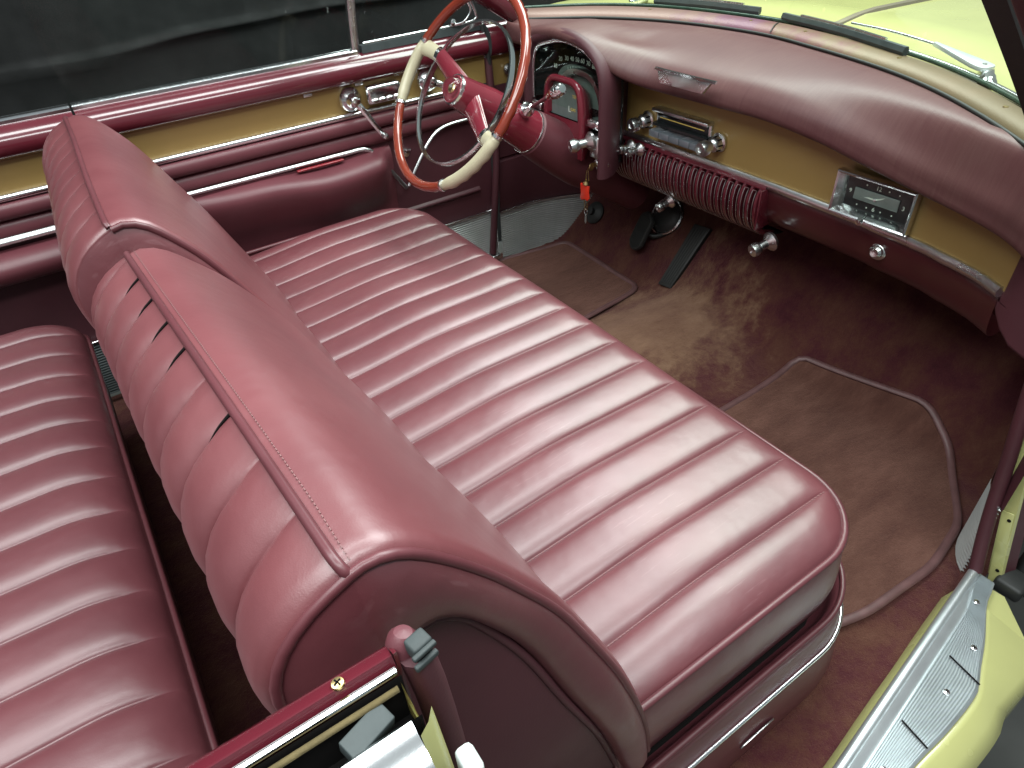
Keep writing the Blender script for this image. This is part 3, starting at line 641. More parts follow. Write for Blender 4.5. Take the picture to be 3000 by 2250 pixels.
# binnacle hood arch around the instruments
ARC = [(.237, .440), (.237, .50), (.237, .579), (.240, .663), (.261, .703), (.313, .729), (.384, .737), (.461, .722), (.502, .703), (.519, .650), (.521, .566), (.521, .50), (.521, .44)]
ar = spl(ARC, 80); c0 = np.array((.38, .58))
tt = np.gradient(ar, axis=0); tt /= np.linalg.norm(tt, axis=1)[:, None]; no = np.stack([tt[:, 1], -tt[:, 0]], 1)
no *= np.sign(np.sum(no*(ar-c0), 1))[:, None]
SEC = [(.0, .712), (.0, .700), (.004, .690), (.012, .685), (.020, .688), (.026, .700), (.020, .73), (-.006, .77), (-.040, .815), (-.058, .86)]
grid('binnacle_hood', [[(xx, a_[0]+n_[0]*o_, a_[1]+n_[1]*o_) for o_, xx in SEC] for a_, n_ in zip(ar, no)], 'vinyl', db, sharp=None)
ic = box('instrument_cluster', (.775, .379, .585), (.01, .27, .26), 'darkgloss', db, .001)
av = ar[14:-14]; nv_ = no[14:-14]
grid('cluster_bowl', [[(xx, a_[0]-n_[0]*o_, a_[1]-n_[1]*o_) for o_, xx in ((.001, .705), (.004, .715), (.010, .735), (.018, .765), (.03, .772))] for a_, n_ in zip(av, nv_)], 'darkgloss', ic, sharp=None)
sweep('cluster_bezel', [(.703, a_[0]-n_[0]*.003, a_[1]-n_[1]*.003) for a_, n_ in zip(av, nv_)], circ(.0042, 8, .0055), 'chrome', ic, up=(-1, 0, 0))
def arch(yc, z0, hw, h, n=40, p=2.6):
    a_ = np.linspace(0, math.pi, n); return [(yc+hw*np.sign(math.cos(t_))*abs(math.cos(t_))**(2/p), z0+h*abs(math.sin(t_))**(2/p)) for t_ in a_]
plate('speed_dial', [(.752, y, z) for y, z in arch(.385, .580, .092, .090)], (-1, 0, 0), .006, 'dialgrey', ic)
plate('speed_window', [(.757, y, z) for y, z in arch(.380, .580, .125, .128)], (-1, 0, 0), .002, 'dark', ic)
for tx, ny_, nz_ in zip(('10', '20', '30', '40', '50', '60', '70', '80'), (.474, .452, .426, .404, .383, .362, .340, .318), (.656, .676, .681, .683, .684, .684, .682, .678)):
    text('numeral', tx, .0150, (.745, ny_, nz_), 'white', ic)
for k in range(3): box('dial_mark', (.7445, .42-k*.010, .655+.003*k), (.001, .0015, .013), 'white', ic, 0)
sweep('dial_lens_arch', [(.737, y, z) for y, z in arch(.358, .540, .090, .122)], [(-.006, -.010), (.008, -.010), (.010, .0), (.006, .008), (-.006, .008)], 'dullchrome', ic, up=(-1, 0, 0))
# red painted inner frame with selector panel and odometer
oa = np.array(arch(.368, .470, .083, .190, 60, 4.5)); ia = np.array(arch(.372, .560, .062, .082, 60, 4.5))
fr_ = lab(grid('selector_frame', [[(.735, *(np.array((.368, .56))+(p-np.array((.368, .56)))*.68)) for p in oa], [(.690, *p) for p in oa], [(.684, *(p*.9+q*.1)) for p, q in zip(oa, ia)], [(.684, *(p*.2+q*.8)) for p, q in zip(oa, ia)], [(.688, *q) for q in ia], [(.705, *q) for q in ia]], 'redpaint', db, sharp=None), 'bright maroon frame around the gear indicator')
grid('selector_frame_front', [[(.6845, y, z) for z in (.470, .5615)] for y in (.286, .32, .36, .40, .449)], 'redpaint', fr_)
plate('selector_panel', [(.704, y, z) for y, z in arch(.372, .556, .066, .086, 40, 4.5)]+[], (-1, 0, 0), .002, 'dialgrey', fr_)
for tx, y, z in (('TEMP', .335, .612), ('GAS', .345, .580)): text('panel_print', tx, .011, (.7015, y, z), 'amber', fr_)
for y, z in ((.362, .580), (.318, .578)):
    box('panel_mark', (.7015, y, z), (.001, .002, .014), 'white', fr_, 0); box('panel_mark', (.7015, y-.004, z-.006), (.001, .008, .002), 'white', fr_, 0)
box('odometer_box', (.684, .395, .531), (.012, .066, .026), 'redpaint', fr_, .004)
box('odometer_window', (.6785, .395, .531), (.004, .054, .015), 'darkgloss', fr_, .001)
for k in range(4): text('odometer_digit', '9371'[k], .012, (.6760, .414-k*.012, .531), 'white', fr_)
for y in (.490, .258): box('bezel_foot', (.715, y, .565), (.05, .045, .022), 'chrome', db, .006)
box('right_bezel_block', (.705, .243, .515), (.04, .036, .055), 'dullchrome', db, .006)
plate('cluster_glass', [(.7025, a_[0]-n_[0]*.004, a_[1]-n_[1]*.004) for a_, n_ in zip(av, nv_)], (-1, 0, 0), .001, 'glass', ic)
# knobs
def knob(name, p, ax, k, mat='dullchrome', par=db, n=20):
    pr_ = [(.001, 0), (.017, 0), (.018, .005), (.013, .010), (.008, .014), (.008, .026), (.011, .030), (.0125, .036), (.011, .044), (.004, .046), (.001, .043)]
    return lathe(name, [(a_*k, b_*k) for a_, b_ in pr_], p, ax, mat, par, n)
knob('light_switch', (.690, .252, .528), (-1, .35, -.10), 1.35)
ig = lathe('ignition_switch', [(.001, 0), (.021, 0), (.022, .006), (.020, .018), (.015, .026), (.010, .028), (.001, .028)], (.716, .232, .476), (-1, .3, -.35), 'chrome', db, 24)
knob('pull_knob', (.798, .225, .497), (-1, .1, -.05), .95); knob('pull_knob', (.800, .196, .496), (-1, .1, -.05), .95)
knob('heater_knob', (.845, .118, .372), (-1, .1, -.25), 1.0); knob('vent_knob', (.835, -.205, .385), (-1, .2, -.25), 1.25)
lathe('glovebox_button', [(.001, 0), (.016, 0), (.0165, .004), (.012, .007), (.012, .014), (.008, .018), (.001, .016)], (.824, -.447, .458), (-1, 0, .1), 'dullchrome', db, 22)
# radio
M['button'] = plain('grey_push_button', (.22, .25, .28), .3, metal=.6, var=.05)
rd = box('radio', (.824, .0805, .5715), (.012, .172, .062), 'dullchrome', db, .002)
box('radio_hood', (.812, .0805, .5985), (.022, .176, .008), 'dullchrome', rd, .002)
box('radio_window', (.8165, .0805, .582), (.004, .158, .022), 'darkgloss', rd, .001)
box('radio_scale', (.8140, .0805, .581), (.001, .140, .002), 'amber', rd, 0)
sweep('radio_ledge', [(.812, y, .5655) for y in (.165, -.004)], [(-.008, -.003), (.008, -.003), (.008, .003), (-.008, .005)], 'darkgloss', rd, up=(0, 0, 1))
for k in range(5): box('radio_button', (.806, .1465-k*.0330, .5475), (.030, .0312, .015), M['button'], rd, .0009)
for y in (.200, -.028):
    kb = lathe('radio_knob', [(.001, 0), (.021, 0), (.0215, .004), (.017, .007), (.0165, .022), (.014, .026), (.0115, .028), (.0115, .034), (.0165, .038), (.0175, .050), (.0155, .056), (.006, .057), (.005, .0545), (.001, .0545)], (.826, y, .563), (-1, .12, -.12), 'dullchrome', db, 26)
    for q in range(8):
        a_ = q/8*2*math.pi; box('knob_flute', (.811, y+.0168*math.cos(a_)+.001, .5615+.0168*math.sin(a_)), (.013, .003, .003), 'dark', kb, .0008)
# ashtray pull plate on the pad
plate('ashtray_pull', [(.739, .090, .711), (.739, -.064, .711), (.734, -.046, .686), (.734, .076, .686)][::-1], (-.94, 0, .25), .008, 'dullchrome', db, .001)
sweep('ashtray_lip', [(.734, .097, .713), (.729, .05, .714), (.729, -.03, .714), (.734, -.075, .713)], [(-.004, -.002), (.004, -.002), (.003, .003), (-.003, .003)], 'chrome', db, up=(0, 0, 1))
# clock
cx, cyk, cz = .824, -.4205, .558; CKX = -.022
hw, hh = .078, .0405
def rect(x, w_, h_): x += CKX; return [(x, cyk+w_, cz+h_), (x, cyk-w_, cz+h_), (x, cyk-w_, cz-h_), (x, cyk+w_, cz-h_)]
ck = grid('clock_bezel', np.array([rect(.828, hw, hh), rect(.812, hw, hh), rect(.810, hw-.002, hh-.002), rect(.812, hw-.005, hh-.005), rect(.832, hw-.016, hh-.013)]), 'chrome', db, cv=True, sharp=20)
mesh('clock_face', rect(.831, hw-.015, hh-.012), [(0, 1, 2, 3)], 'darkgloss', ck, smooth=False)
box('clock_plate', (.8285+CKX, cyk, cz+.001), (.003, .088, .022), 'dialgrey', ck, .001)
for tx, y, z in (('9', .053, .002), ('12', 0, .020), ('3', -.053, -.001), ('6', 0, -.020)): text('clock_numeral', tx, .011, (.8295+CKX, cyk+y, cz+z), 'white', ck)
for y, z in ((.024, .0205), (-.020, .0205), (-.040, .0195), (.034, -.020), (.014, -.0205), (-.014, -.0205), (-.036, -.020)): box('clock_dot', (.8298+CKX, cyk+y, cz+z), (.001, .0022, .0022), 'white', ck, 0)
for (ty, tz, w_) in ((.021, -.001, .0026), (-.018, .009, .0024)):
    L = math.hypot(ty, tz); ny, nz = -tz/L, ty/L
    plate('clock_hand', [(.8262+CKX, cyk+ny*w_*.6, cz+nz*w_*.6), (.8262+CKX, cyk+ty*.6+ny*w_*.7, cz+tz*.6+nz*w_*.7), (.8262+CKX, cyk+ty, cz+tz), (.8262+CKX, cyk-ny*w_*.6, cz-nz*w_*.6)], (-1, 0, 0), .0008, 'white', ck)
lathe('clock_pin', [(.001, 0), (.0028, 0), (.0028, .003), (.001, .004)], (.8265+CKX, cyk, cz), (-1, 0, 0), 'dullchrome', ck, 12)
lathe('clock_set_knob', [(.001, 0), (.003, 0), (.003, .012), (.0065, .014), (.0065, .021), (.001, .022)], (.820+CKX, cyk+.006, cz-.033), (-1, 0, -.3), 'chrome', ck, 14)
mesh('clock_glass', rect(.8235, hw-.011, hh-.009), [(0, 1, 2, 3)], 'glass', ck, smooth=False)
for y0_, y1_ in ((.27, .21), (-.07, -.16)): tube('fascia_chip', [(.815, y0_, .648), (.815, y1_, .650)], .0016, 'dullchrome', db, 6)
# dash end cheek on the passenger side, and dark structure behind the dash
G = [[(x, y, z) for z in (.63, .56, .51, zb_+.02, zb_+.004, zb_)]+[(x+.02, y+.005, zb_-.004)] for x, y, zb_ in ((.716, -.698, .50), (.708, -.706, .492), (.700, -.722, .475), (.693, -.745, .458), (.688, -.77, .452), (.685, -.81, .45))]
lab(grid('end_cheek', G, 'vinyl', db, sharp=None), 'rounded dark end of the dash by the door post')
mesh('dash_underside', [(.93, .72, .44), (.93, -.72, .44), (1.10, -.72, .46), (1.10, .72, .46)], [(0, 1, 2, 3)], 'dark', db)
mesh('dash_backing', [(.88, .70, .44), (.88, -.70, .44), (.88, -.70, .66), (.88, .70, .66)], [(0, 1, 2, 3)], 'dark', db)

# ================================================================ KEY CHAIN
kc = thing('key_chain', (.69, .262, .30), 'bead chain with bright red tag hanging from the ignition', 'key chain')
lathe('hanging_key', [(.001, 0), (.010, 0), (.010, .002), (.001, .002)], (.684, .246, .466), (-.3, 1, 0), 'brass', kc, 14)
def chain(p0, p1, n):
    for k in range(n):
        t_ = k/(n-1); q = np.array(p0)*(1-t_)+np.array(p1)*t_
        if k == 0: b0 = lathe('bead', [(.0001, -.0017), (.0014, -.001), (.0014, .001), (.0001, .0017)], q, (0, 0, 1), 'brass', kc, 6); base = q
        else: copyobj(b0, kc, q-base)
ptop = (.684, .262, .452)
tube('key_wire', spl([(.684, .246, .462), (.684, .258, .462), ptop], 6), .0009, 'brass', kc, 6)
chain((.684, .266, .450), (.690, .277, .420), 10); chain((.684, .260, .450), (.690, .264, .424), 9)
tg = plate('red_tag', [(.688, .2905, .412), (.688, .284, .409), (.688, .279, .418), (.688, .270, .418), (.688, .264, .409), (.688, .2565, .412), (.688, .259, .395), (.688, .2555, .378), (.688, .2625, .370), (.688, .275, .372), (.688, .285, .366), (.688, .2925, .370), (.688, .289, .385)], (-1, 0, 0), .005, 'redplastic', kc, .0012)
lathe('tag_cap', [(.001, 0), (.009, 0), (.006, .008), (.001, .010)], (.6855, .270, .414), (0, 0, 1), 'brass', kc, 12)
chain((.688, .280, .368), (.692, .280, .338), 10); chain((.688, .268, .370), (.692, .272, .340), 10)
tube('spare_key_ring', [(.692, .277+.006*math.cos(a_), .333+.008*math.sin(a_)) for a_ in np.linspace(0, 2*math.pi, 16, endpoint=False)], .001, 'dullchrome', kc, 6, closed=True, up=(1, 0, 0))
plate('spare_key', [(.692, .2795, .328), (.692, .2805, .305), (.692, .277, .300), (.692, .2735, .306), (.692, .2745, .328)], (-1, 0, 0), .0014, 'dullchrome', kc)

# ================================================================ WINDSHIELD, GARNISH, WIPERS, HOOD
wsd = thing('windshield', (1.0, 0, .735), 'curved windshield with faded garnish strip and dark posts', 'windshield')
G = []
for k in range(90):
    a_, b_ = gc[k], bc[k]; row = []
    for f_, z in ((0, .7335), (.02, .7385), (.15, .747), (.4, .753), (.7, .754), (.92, .750), (1, .744)): row.append((*(a_*(1-f_)+b_*f_), z))
    G.append(row)
gn = lab(grid('garnish_moulding', G, 'garnish', wsd, sharp=None), 'tan and purple faded metal moulding below the glass')
tube('garnish_seam', [(x, y, .7375) for x, y in gc], .0032, 'rubber', wsd, 8)
tube('glass_channel', [(x+.003, y, .7525) for x, y in bc], .0042, plain('green_glass_edge', (.02, .045, .032), .25, var=.3, vs=40), wsd, 8)
tube('outer_moulding', [(x+.020, y*1.01, .748) for x, y in bc], .0055, 'chrome', wsd, 8)
def gpt(y, f_, z): i = int(np.argmin(abs(gc[:, 1]-y))); q = gc[i]*(1-f_)+bc[i]*f_; return (q[0], q[1], z)
for y in (.40, .115, -.045, -.30, -.56): lathe('garnish_screw', [(.001, 0), (.0042, .0005), (.004, .0016), (.001, .002)], gpt(y, .45, .7525), (0, 0, 1), 'brass', gn, 10)
tube('moulding_joint', [gpt(.045, f_, .755-.012*abs(f_-.5)**2*4) for f_ in np.linspace(.03, .95, 8)], .0013, 'rubber', gn, 5)
G = [[(x-.36*t_-(.05+.15*(y/.72)**2)*t_*t_, y*(1-.03*t_), .750+.375*t_) for t_ in np.linspace(0, 1, 14)] for x, y in bc]
grid('windshield_glass', G, 'tint', wsd, sharp=None)
tube('header_bar', [(g[-1][0], g[-1][1], g[-1][2]+.012) for g in G], .017, 'paint', wsd, 14)
pr_ = lab(sweep('post_seal', spl([(.76, -.715, .665), (.62, -.724, .745), (.475, -.731, .855), (.302, -.733, .980), (.12, -.722, 1.12)], 24), [(-.011, -.012), (.011, -.012), (.012, .008), (-.012, .008)], 'rubber', wsd, up=(0, 1, 0)), 'black rubber of the near windshield post')
sweep('post_cover', spl([(.74, -.762, .665), (.60, -.768, .745), (.455, -.776, .852), (.28, -.780, .978), (.10, -.755, 1.13)], 24), circ(.020, 14, .022), 'vinyl', wsd, up=(0, 1, 0))
lab(tube('post_cover', spl([(.812, .702, .728), (.79, .704, .742), (.72, .708, .785), (.60, .712, .860), (.42, .715, .985), (.22, .715, 1.125)], 26), np.linspace(.026, .036, 26), 'paint', wsd, 18), 'maroon far windshield post cover behind the wheel')
def wiper(label, b0, b1, arm, z):
    t_ = thing('windshield_wiper', (b0[0], b0[1], z), label, 'wiper', 'windshield wipers')
    P = spl([(b0[0], b0[1], z), ((b0[0]+b1[0])/2+.008, (b0[1]+b1[1])/2, z+.001), (b1[0], b1[1], z)], 14)
    sweep('blade', P, [(-.004, -.009), (.004, -.009), (.007, -.002), (.004, .007), (-.004, .007), (-.007, -.002)], 'greyrubber', t_, up=(0, 0, 1))
    sweep('blade_spine', P[2:-2]+np.array((.001, 0, .009)), [(-.003, -.002), (.003, -.002), (.003, .002), (-.003, .002)], 'dullchrome', t_, up=(0, 0, 1))
    if arm:
        rod, wedge, piv = arm
        ar_ = tube('arm', spl(rod, 10), .0028, 'dullchrome', t_, 8)
        a_, b_ = np.array(wedge[0]), np.array(wedge[1]); dr = (b_-a_)/np.linalg.norm(b_-a_); sd = np.cross(dr, (0, 0, 1)); out_ = []
        for s_, w_ in ((0, .004), (.3, .008), (.7, .014), (.92, .017)): out_.append(a_+(b_-a_)*s_+sd*w_)
        for an in np.linspace(1.2, -1.2, 7): out_.append(b_+dr*.016*math.cos(an)+sd*.017*math.sin(an))
        for s_, w_ in ((.92, .017), (.7, .014), (.3, .008), (0, .004)): out_.append(a_+(b_-a_)*s_-sd*w_)
        wd = plate('arm_head', out_, (0, 0, 1), .008, plain('satin_metal', (.72, .76, .78), .35, metal=.7), t_, .002)
        lathe('head_rivet', [(.001, 0), (.004, 0), (.0035, .0015), (.001, .002)], b_+np.array((0, 0, .008)), (0, 0, 1), 'dullchrome', wd, 12)
        lathe('pivot', [(.001, 0), (.012, 0), (.013, .004), (.012, .03), (.014, .032), (.014, .05), (.010, .054), (.001, .054)], piv[0], np.array(piv[1])-np.array(piv[0]), 'chrome', t_, 18)
wiper('right wiper with chrome arm and pivot on the yellow cowl', (1.118, .078), (.991, -.30), ([(1.115, -.10, .768), (1.085, -.21, .770), (1.045, -.325, .768)], [(1.048, -.320, .764), (.972, -.452, .758)], [(.980, -.455, .752), (.925, -.49, .742)]), .762)
wiper('left wiper blade lying along the top of the windshield base', (1.078, .465), (1.128, .155), ([(1.125, .30, .766), (1.15, .36, .765), (1.17, .45, .76)], [(1.165, .44, .760), (1.14, .57, .752)], [(1.145, .565, .752), (1.09, .60, .742)]), .764)
cb = thing('car_body', (1.6, 0, -.3), 'pale yellow car body with hood ahead of the windshield', 'car')
fxs = np.linspace(0, 1, 26); G = []
for k in range(90):
    x0, y0_ = bc[k][0]+.022, bc[k][1]*1.012; row = []
    for f_ in fxs:
        x = x0+(2.7-x0)*f_**1.4; y = y0_*(1+.25*f_**.6); zz = .738-.012*min(1, f_*12)+.030*(1-(y/.95)**2)*min(1, f_*5)-.05*f_*f_
        row.append((x, y, zz))
    G.append(row)
lab(grid('hood', G, 'yellow', cb, sharp=None), 'pale yellow hood and cowl')
P = [(x, -.012, .770-.012*min(1, (x-1.13)*8)+.0*(x)-.02*((x-1.13)/1.5)**2) for x in np.linspace(1.145, 2.5, 20)]
def hoodz(x): return float(np.interp(x, [g[0] for g in G[36]], [g[2] for g in G[36]]))
P = [(x, -.012-.02*(x-1.1), hoodz(x)+.003) for x in np.linspace(1.150, 2.5, 24)]
sweep('hood_spear', P, [(-.011, -.003), (.011, -.003), (.008, .004), (0, .007), (-.008, .004)], plain('bronze_reflecting_chrome', (.42, .36, .27), .3, metal=.8), cb, up=(0, 0, 1))  # brown reflection on the chrome is put into its base colour
# ---------------- near sill, scuff plate, hinge post
yin = lambda x: -.864-(.661-x)*.135 if x < .661 else -.864
OUT = np.array([(-.6, -1.02), (-.1, -1.005), (.10, -.995), (.261, -.987), (.351, -.988), (.437, -.983), (.478, -.967), (.537, -.944), (.605, -.912), (.648, -.902), (.668, -.892)])
oc = spl(OUT, 80); yout = lambda x: float(np.interp(x, oc[:, 0], oc[:, 1]))
Xs = np.linspace(-.6, .664, 90)
grid('sill', [[(x, yin(x)+.02, .0), (x, yin(x)+.008, .040), (x, yin(x), .046), (x, yout(x), .044), (x, yout(x)-.004, .046), (x, yout(x)-.010, .043), (x, min(yout(x)-.03, -1.008-.05*max(0, .40-x)), .030), (x, min(yout(x)-.05, -1.022-.05*max(0, .40-x)), .010), (x, min(yout(x)-.05, -1.026-.05*max(0, .40-x)), -.16)] for x in np.linspace(-.6, .60, 60)], 'yellow', cb, sharp=60)
mesh('post_base', [(.59, -.885, .034), (.655, -.875, .034), (.66, -.92, .032), (.60, -.985, .032)], [(0, 1, 2, 3)], 'yellow', cb)
sp = thing('scuff_plate', (.4, -.94, .045), 'ribbed aluminium sill plate with screws at the door opening', 'scuff plate')
tube('inner_lip', [(x, yin(x), .054) for x in Xs], .0085, 'scuff', sp, 10)
lip2 = lambda x: yin(x)-.022+.012*sm((x-.56)/.08)
grid('lip_flange', [[(x, yin(x)-.004, .058), (x, yin(x)-.5*(yin(x)-lip2(x)), .0560), (x, lip2(x)+.003, .0505), (x, lip2(x), .0495)] for x in Xs], 'scuff', sp, sharp=None)
G = []
for x in np.linspace(-.6, .655, 60):
    a_, b_ = lip2(x), yout(x); nrb = 15; row = [(x, a_, .0495)]
    for q in range(nrb):
        for fq, zz in ((.10, .0515), (.5, .0525), (.82, .0515), (.95, .0495)): row.append((x, a_+(b_-a_)*((q+fq)/nrb)*.95, zz))
    row += [(x, b_+.003, .0520), (x, b_, .0500)]; G.append(row)
grid('ribbed_tread', G, 'scuff', sp, sharp=25)
for p0, p1 in (((.463, -.926), (.453, -.978)), ((.309, -.940), (.301, -.984))):
    tube('tread_joint', [(p0[0], p0[1], .0535), (p1[0], p1[1], .0535)], .0014, 'dark', sp, 6)
for x, y in ((.592, -.900), (.506, -.941), (.402, -.955), (.225, -.965)):
    sc_ = lathe('plate_screw', [(.001, 0), (.0052, 0), (.0048, .002), (.001, .0028)], (x, y, .0525), (0, 0, 1), 'chrome', sp, 14)
    for an in (.4, .4+math.pi/2): box('screw_slot', (x, y, .0553), (.006, .0011, .0006), 'dark', sc_, 0, Matrix.Rotation(an, 3, 'Z'))
hp = thing('hinge_post', (.68, -.87, .04), 'yellow door hinge post with maroon windlace at the sill end', 'door post')
tube('windlace', spl([(.652, -.866, .055), (.668, -.848, .12), (.678, -.834, .19), (.682, -.822, .272), (.685, -.80, .417), (.69, -.775, .60), (.70, -.74, .66)], 30), .011, 'vinyl', hp, 12)
ys_ = [(.682, -.892, .02), (.686, -.868, .13), (.689, -.849, .22), (.691, -.830, .31), (.694, -.805, .45), (.70, -.775, .62)]
st = spl(ys_, 16)
lab(grid('hinge_face', [[(x, y+.008, z), (x, y-.011, z), (x+.006, y-.013, z)] for x, y, z in st], 'yellow', hp, sharp=40), 'pale yellow painted hinge face')
grid('jamb_shade_panel', [[(x+.004, y-.0115, z), (x+.02, y-.016, z), (x+.03, y-.020, z)] for x, y, z in st], 'vinyl', hp, sharp=40)  # dark backing added for the shaded jamb beside the hinge face
for z, y in ((.165, -.8645), (.055, -.8885)): lathe('bolt_hole', [(.001, 0), (.0032, 0), (.0032, .001)], (.6845 if z > .1 else .682, y, z), (-1, 0, 0), 'dark', hp, 10)
box('hinge_face_plate', (.6855, -.872, .108), (.002, .019, .145), 'yellow', hp, .0008, Matrix.Rotation(-.205, 3, 'X'))
box('post_rubber', (.695, -.915, .035), (.05, .045, .03), 'rubber', hp, .006)
kp = thing('kick_panel', (.82, -.8, 0), 'dark maroon kick panel with ribbed plate by the sill end', 'kick panel')
KX = spl([(.672, -.848), (.696, -.826), (.74, -.806), (.82, -.793), (.95, -.775), (1.15, -.74)], 26)
grid('kick_upper', [[(x, y-.004, z) for z in (.60, .45, .30, .185)] for x, y in KX], 'vinyl', kp, sharp=None)
grid('ribbed_kick_plate', [[(x, y+dy_, .184-.0088*k-z_) for k in range(20) for dy_, z_ in ((-.002, 0), (.002, .001), (.0042, .0032), (.0036, .0056), (.001, .0076))] for x, y in KX], 'alum', kp, sharp=20)
tube('plate_lip', [(x, y+.002, .187) for x, y in KX], .0032, 'chrome', kp, 8)
# ---------------- open passenger door (only its lower hinge corner is in view)
pd = thing('passenger_door', (.78, -1.35, -.03), 'opened near door, ribbed lower panel beside the hinge post', 'car door')
box('door_shell', (.790, -1.38, .33), (.06, .95, .72), 'yellow', pd, .012)
box('inner_panel', (.757, -1.385, .42), (.012, .93, .46), 'vinyl', pd, .006)
grid('ribbed_kick_plate', [[(.752+dx_, y, z) for k in range(22) for dx_, z in ((0, .165-.0066*k), (-.003, .165-.0066*k-.0024), (0, .165-.0066*k-.0048), (.004, .165-.0066*k-.0057))] for y in (-.915, -1.84)], 'alum', pd, sharp=20)
tube('door_seal', [(.752, -.905, z) for z in np.linspace(.66, -.01, 8)]+[(.752, -.93, -.022), (.752, -1.80, -.022)], .009, 'rubber', pd, 8)
tube('bottom_strip', [(.748, -.93, .012), (.748, -1.8, .012)], .004, 'chrome', pd, 8)

# ================================================================ NEAR REAR QUARTER (bottom of the picture)
nq = thing('rear_quarter_panel', (-.5, -.86, .1), 'near rear body side with maroon rail and bright chrome moulding', 'car body')
yq = lambda x: -.833
def qext(name, prof, mat, x0=-.95, x1=-.350, n=14, spln=0, sharp=45, caps=False):
    p = spl(prof, spln) if spln else np.array(prof)
    return grid(name, [[(x, yq(x)+y, z) for y, z in p] for x in np.linspace(x0, x1, n)], mat, nq, sharp=sharp)
qext('garnish_rail', [(.012, .62), (.011, .72), (.009, .766), (.005, .775), (-.001, .778), (-.006, .7755), (-.0078, .765)], 'paint', spln=26)
plate('rail_end', [(-.3495, yq(-.35)+y, z) for y, z in spl([(.011, .70), (.009, .766), (.005, .775), (-.001, .778), (-.006, .7755), (-.0078, .70)], 20)], (1, 0, 0), .002, 'paint', nq)
sweep('rail_chrome', [(x, yq(x)-.0102, .7748) for x in np.linspace(-.95, -.3515, 10)], circ(.0026, 8, .0022), 'chrome', nq, up=(0, 0, 1))
qext('window_slot', [(-.0125, .773), (-.0135, .735), (-.0320, .733), (-.0328, .766)], 'dark', n=6)
tube('slot_felt', [(x, yq(x)-.0155, .768) for x in np.linspace(-.95, -.354, 40)], .0020, plain('brown_felt', (.10, .075, .03), .9, grain=.8, gs=300, var=.3, vs=60), nq, 6)
qext('outer_moulding', [(-.0325, .764), (-.0335, .771), (-.0360, .7725), (-.0385, .770), (-.041, .7705), (-.056, .766), (-.071, .752), (-.078, .725), (-.079, .70)], 'chrome', x1=-.3565, spln=22)
grid('body_side', [[(x, yq(x)-.079, .70), (x, yq(x)-.09, .60), (x, yq(x)-.10, .40), (x, yq(x)-.08, .0)] for x in (-.95, -.355)], 'yellow', nq)
# painted jamb faces and rust
def jambmat():
    m, nt, b = nodes('rusty_yellow_paint'); v = coords(nt); f = noise(nt, v, 70, 5, .7)
    nt.links.new(ramp(nt, f, [(.40, (.07, .032, .010)), (.50, (.30, .20, .05)), (.60, (.56, .55, .17))]), b.inputs['Base Color']); b.inputs['Roughness'].default_value = .5
    bump(nt, b, f, .3, .001); return m
M['rust'] = jambmat()
mesh('jamb_top', [(-.3515, -.844, .768), (-.3515, -.866, .764), (-.3515, -.868, .70), (-.3515, -.848, .70)], [(0, 1, 2, 3)], 'rust', nq, smooth=False)
grid('jamb_strip', [[(-.3545, y-.004, z), (-.3480, y, z), (-.3430, y+.006, z)] for y, z in ((-.866, .756), (-.8685, .748), (-.872, .735), (-.877, .715), (-.884, .68), (-.90, .55), (-.91, .30), (-.90, .06))], M['yellow'], nq, sharp=None)
tube('quarter_windlace', spl([(-.338, -.838, .772), (-.336, -.842, .74), (-.335, -.848, .68), (-.334, -.855, .55), (-.333, -.86, .30), (-.333, -.86, .05)], 24), .0095, 'vinyl', nq, 12)
lathe('windlace_end', [(.0088, 0), (.0088, .008), (.008, .012), (.005, .0155), (.001, .0165)], (-.3440, -.831, .766), (.3, .1, 1), 'vinyl_lit', nq, 18)
bk = box('bumper_block', (-0.3360, -0.8400, 0.7790), (.012, .010, .011), 'greyrubber', nq, .0015, Matrix.Rotation(.2, 3, 'Z'))
box('bumper_ridge', (-0.3360, -0.8470, 0.7830), (.0145, .003, .003), 'greyrubber', bk, .0008, Matrix.Rotation(.2, 3, 'Z'))
box('bumper_ridge', (-0.3360, -0.8470, 0.7740), (.0145, .003, .004), 'greyrubber', bk, .0008, Matrix.Rotation(.2, 3, 'Z'))
box('foam_pad', (-.376, -.8555, .760), (.026, .012, .014), M['greyrubber'], nq, .0008, Matrix.Rotation(.30, 3, 'Z') @ Matrix.Rotation(.25, 3, 'X'))
box('striker_plate', (-.3395, -.890, .736), (.010, .016, .028), plain('white_plastic', (.55, .60, .58), .45), nq, .003)
for x in (-.3785,):
    sc_ = lathe('rail_screw', [(.001, 0), (.0036, 0), (.0032, .0015), (.001, .002)], (x, yq(x)-.001, .7775), (0, 0, 1), 'brass', nq, 14)
    for an in (.4, .4+math.pi/2): box('screw_slot', (x, yq(x)-.001, .7797), (.0042, .0008, .0005), 'dark', sc_, 0, Matrix.Rotation(an, 3, 'Z'))
qext('inner_trim', [(.0125, .70), (.014, .50), (.014, .30), (.010, .0)], 'vinyl', n=4)

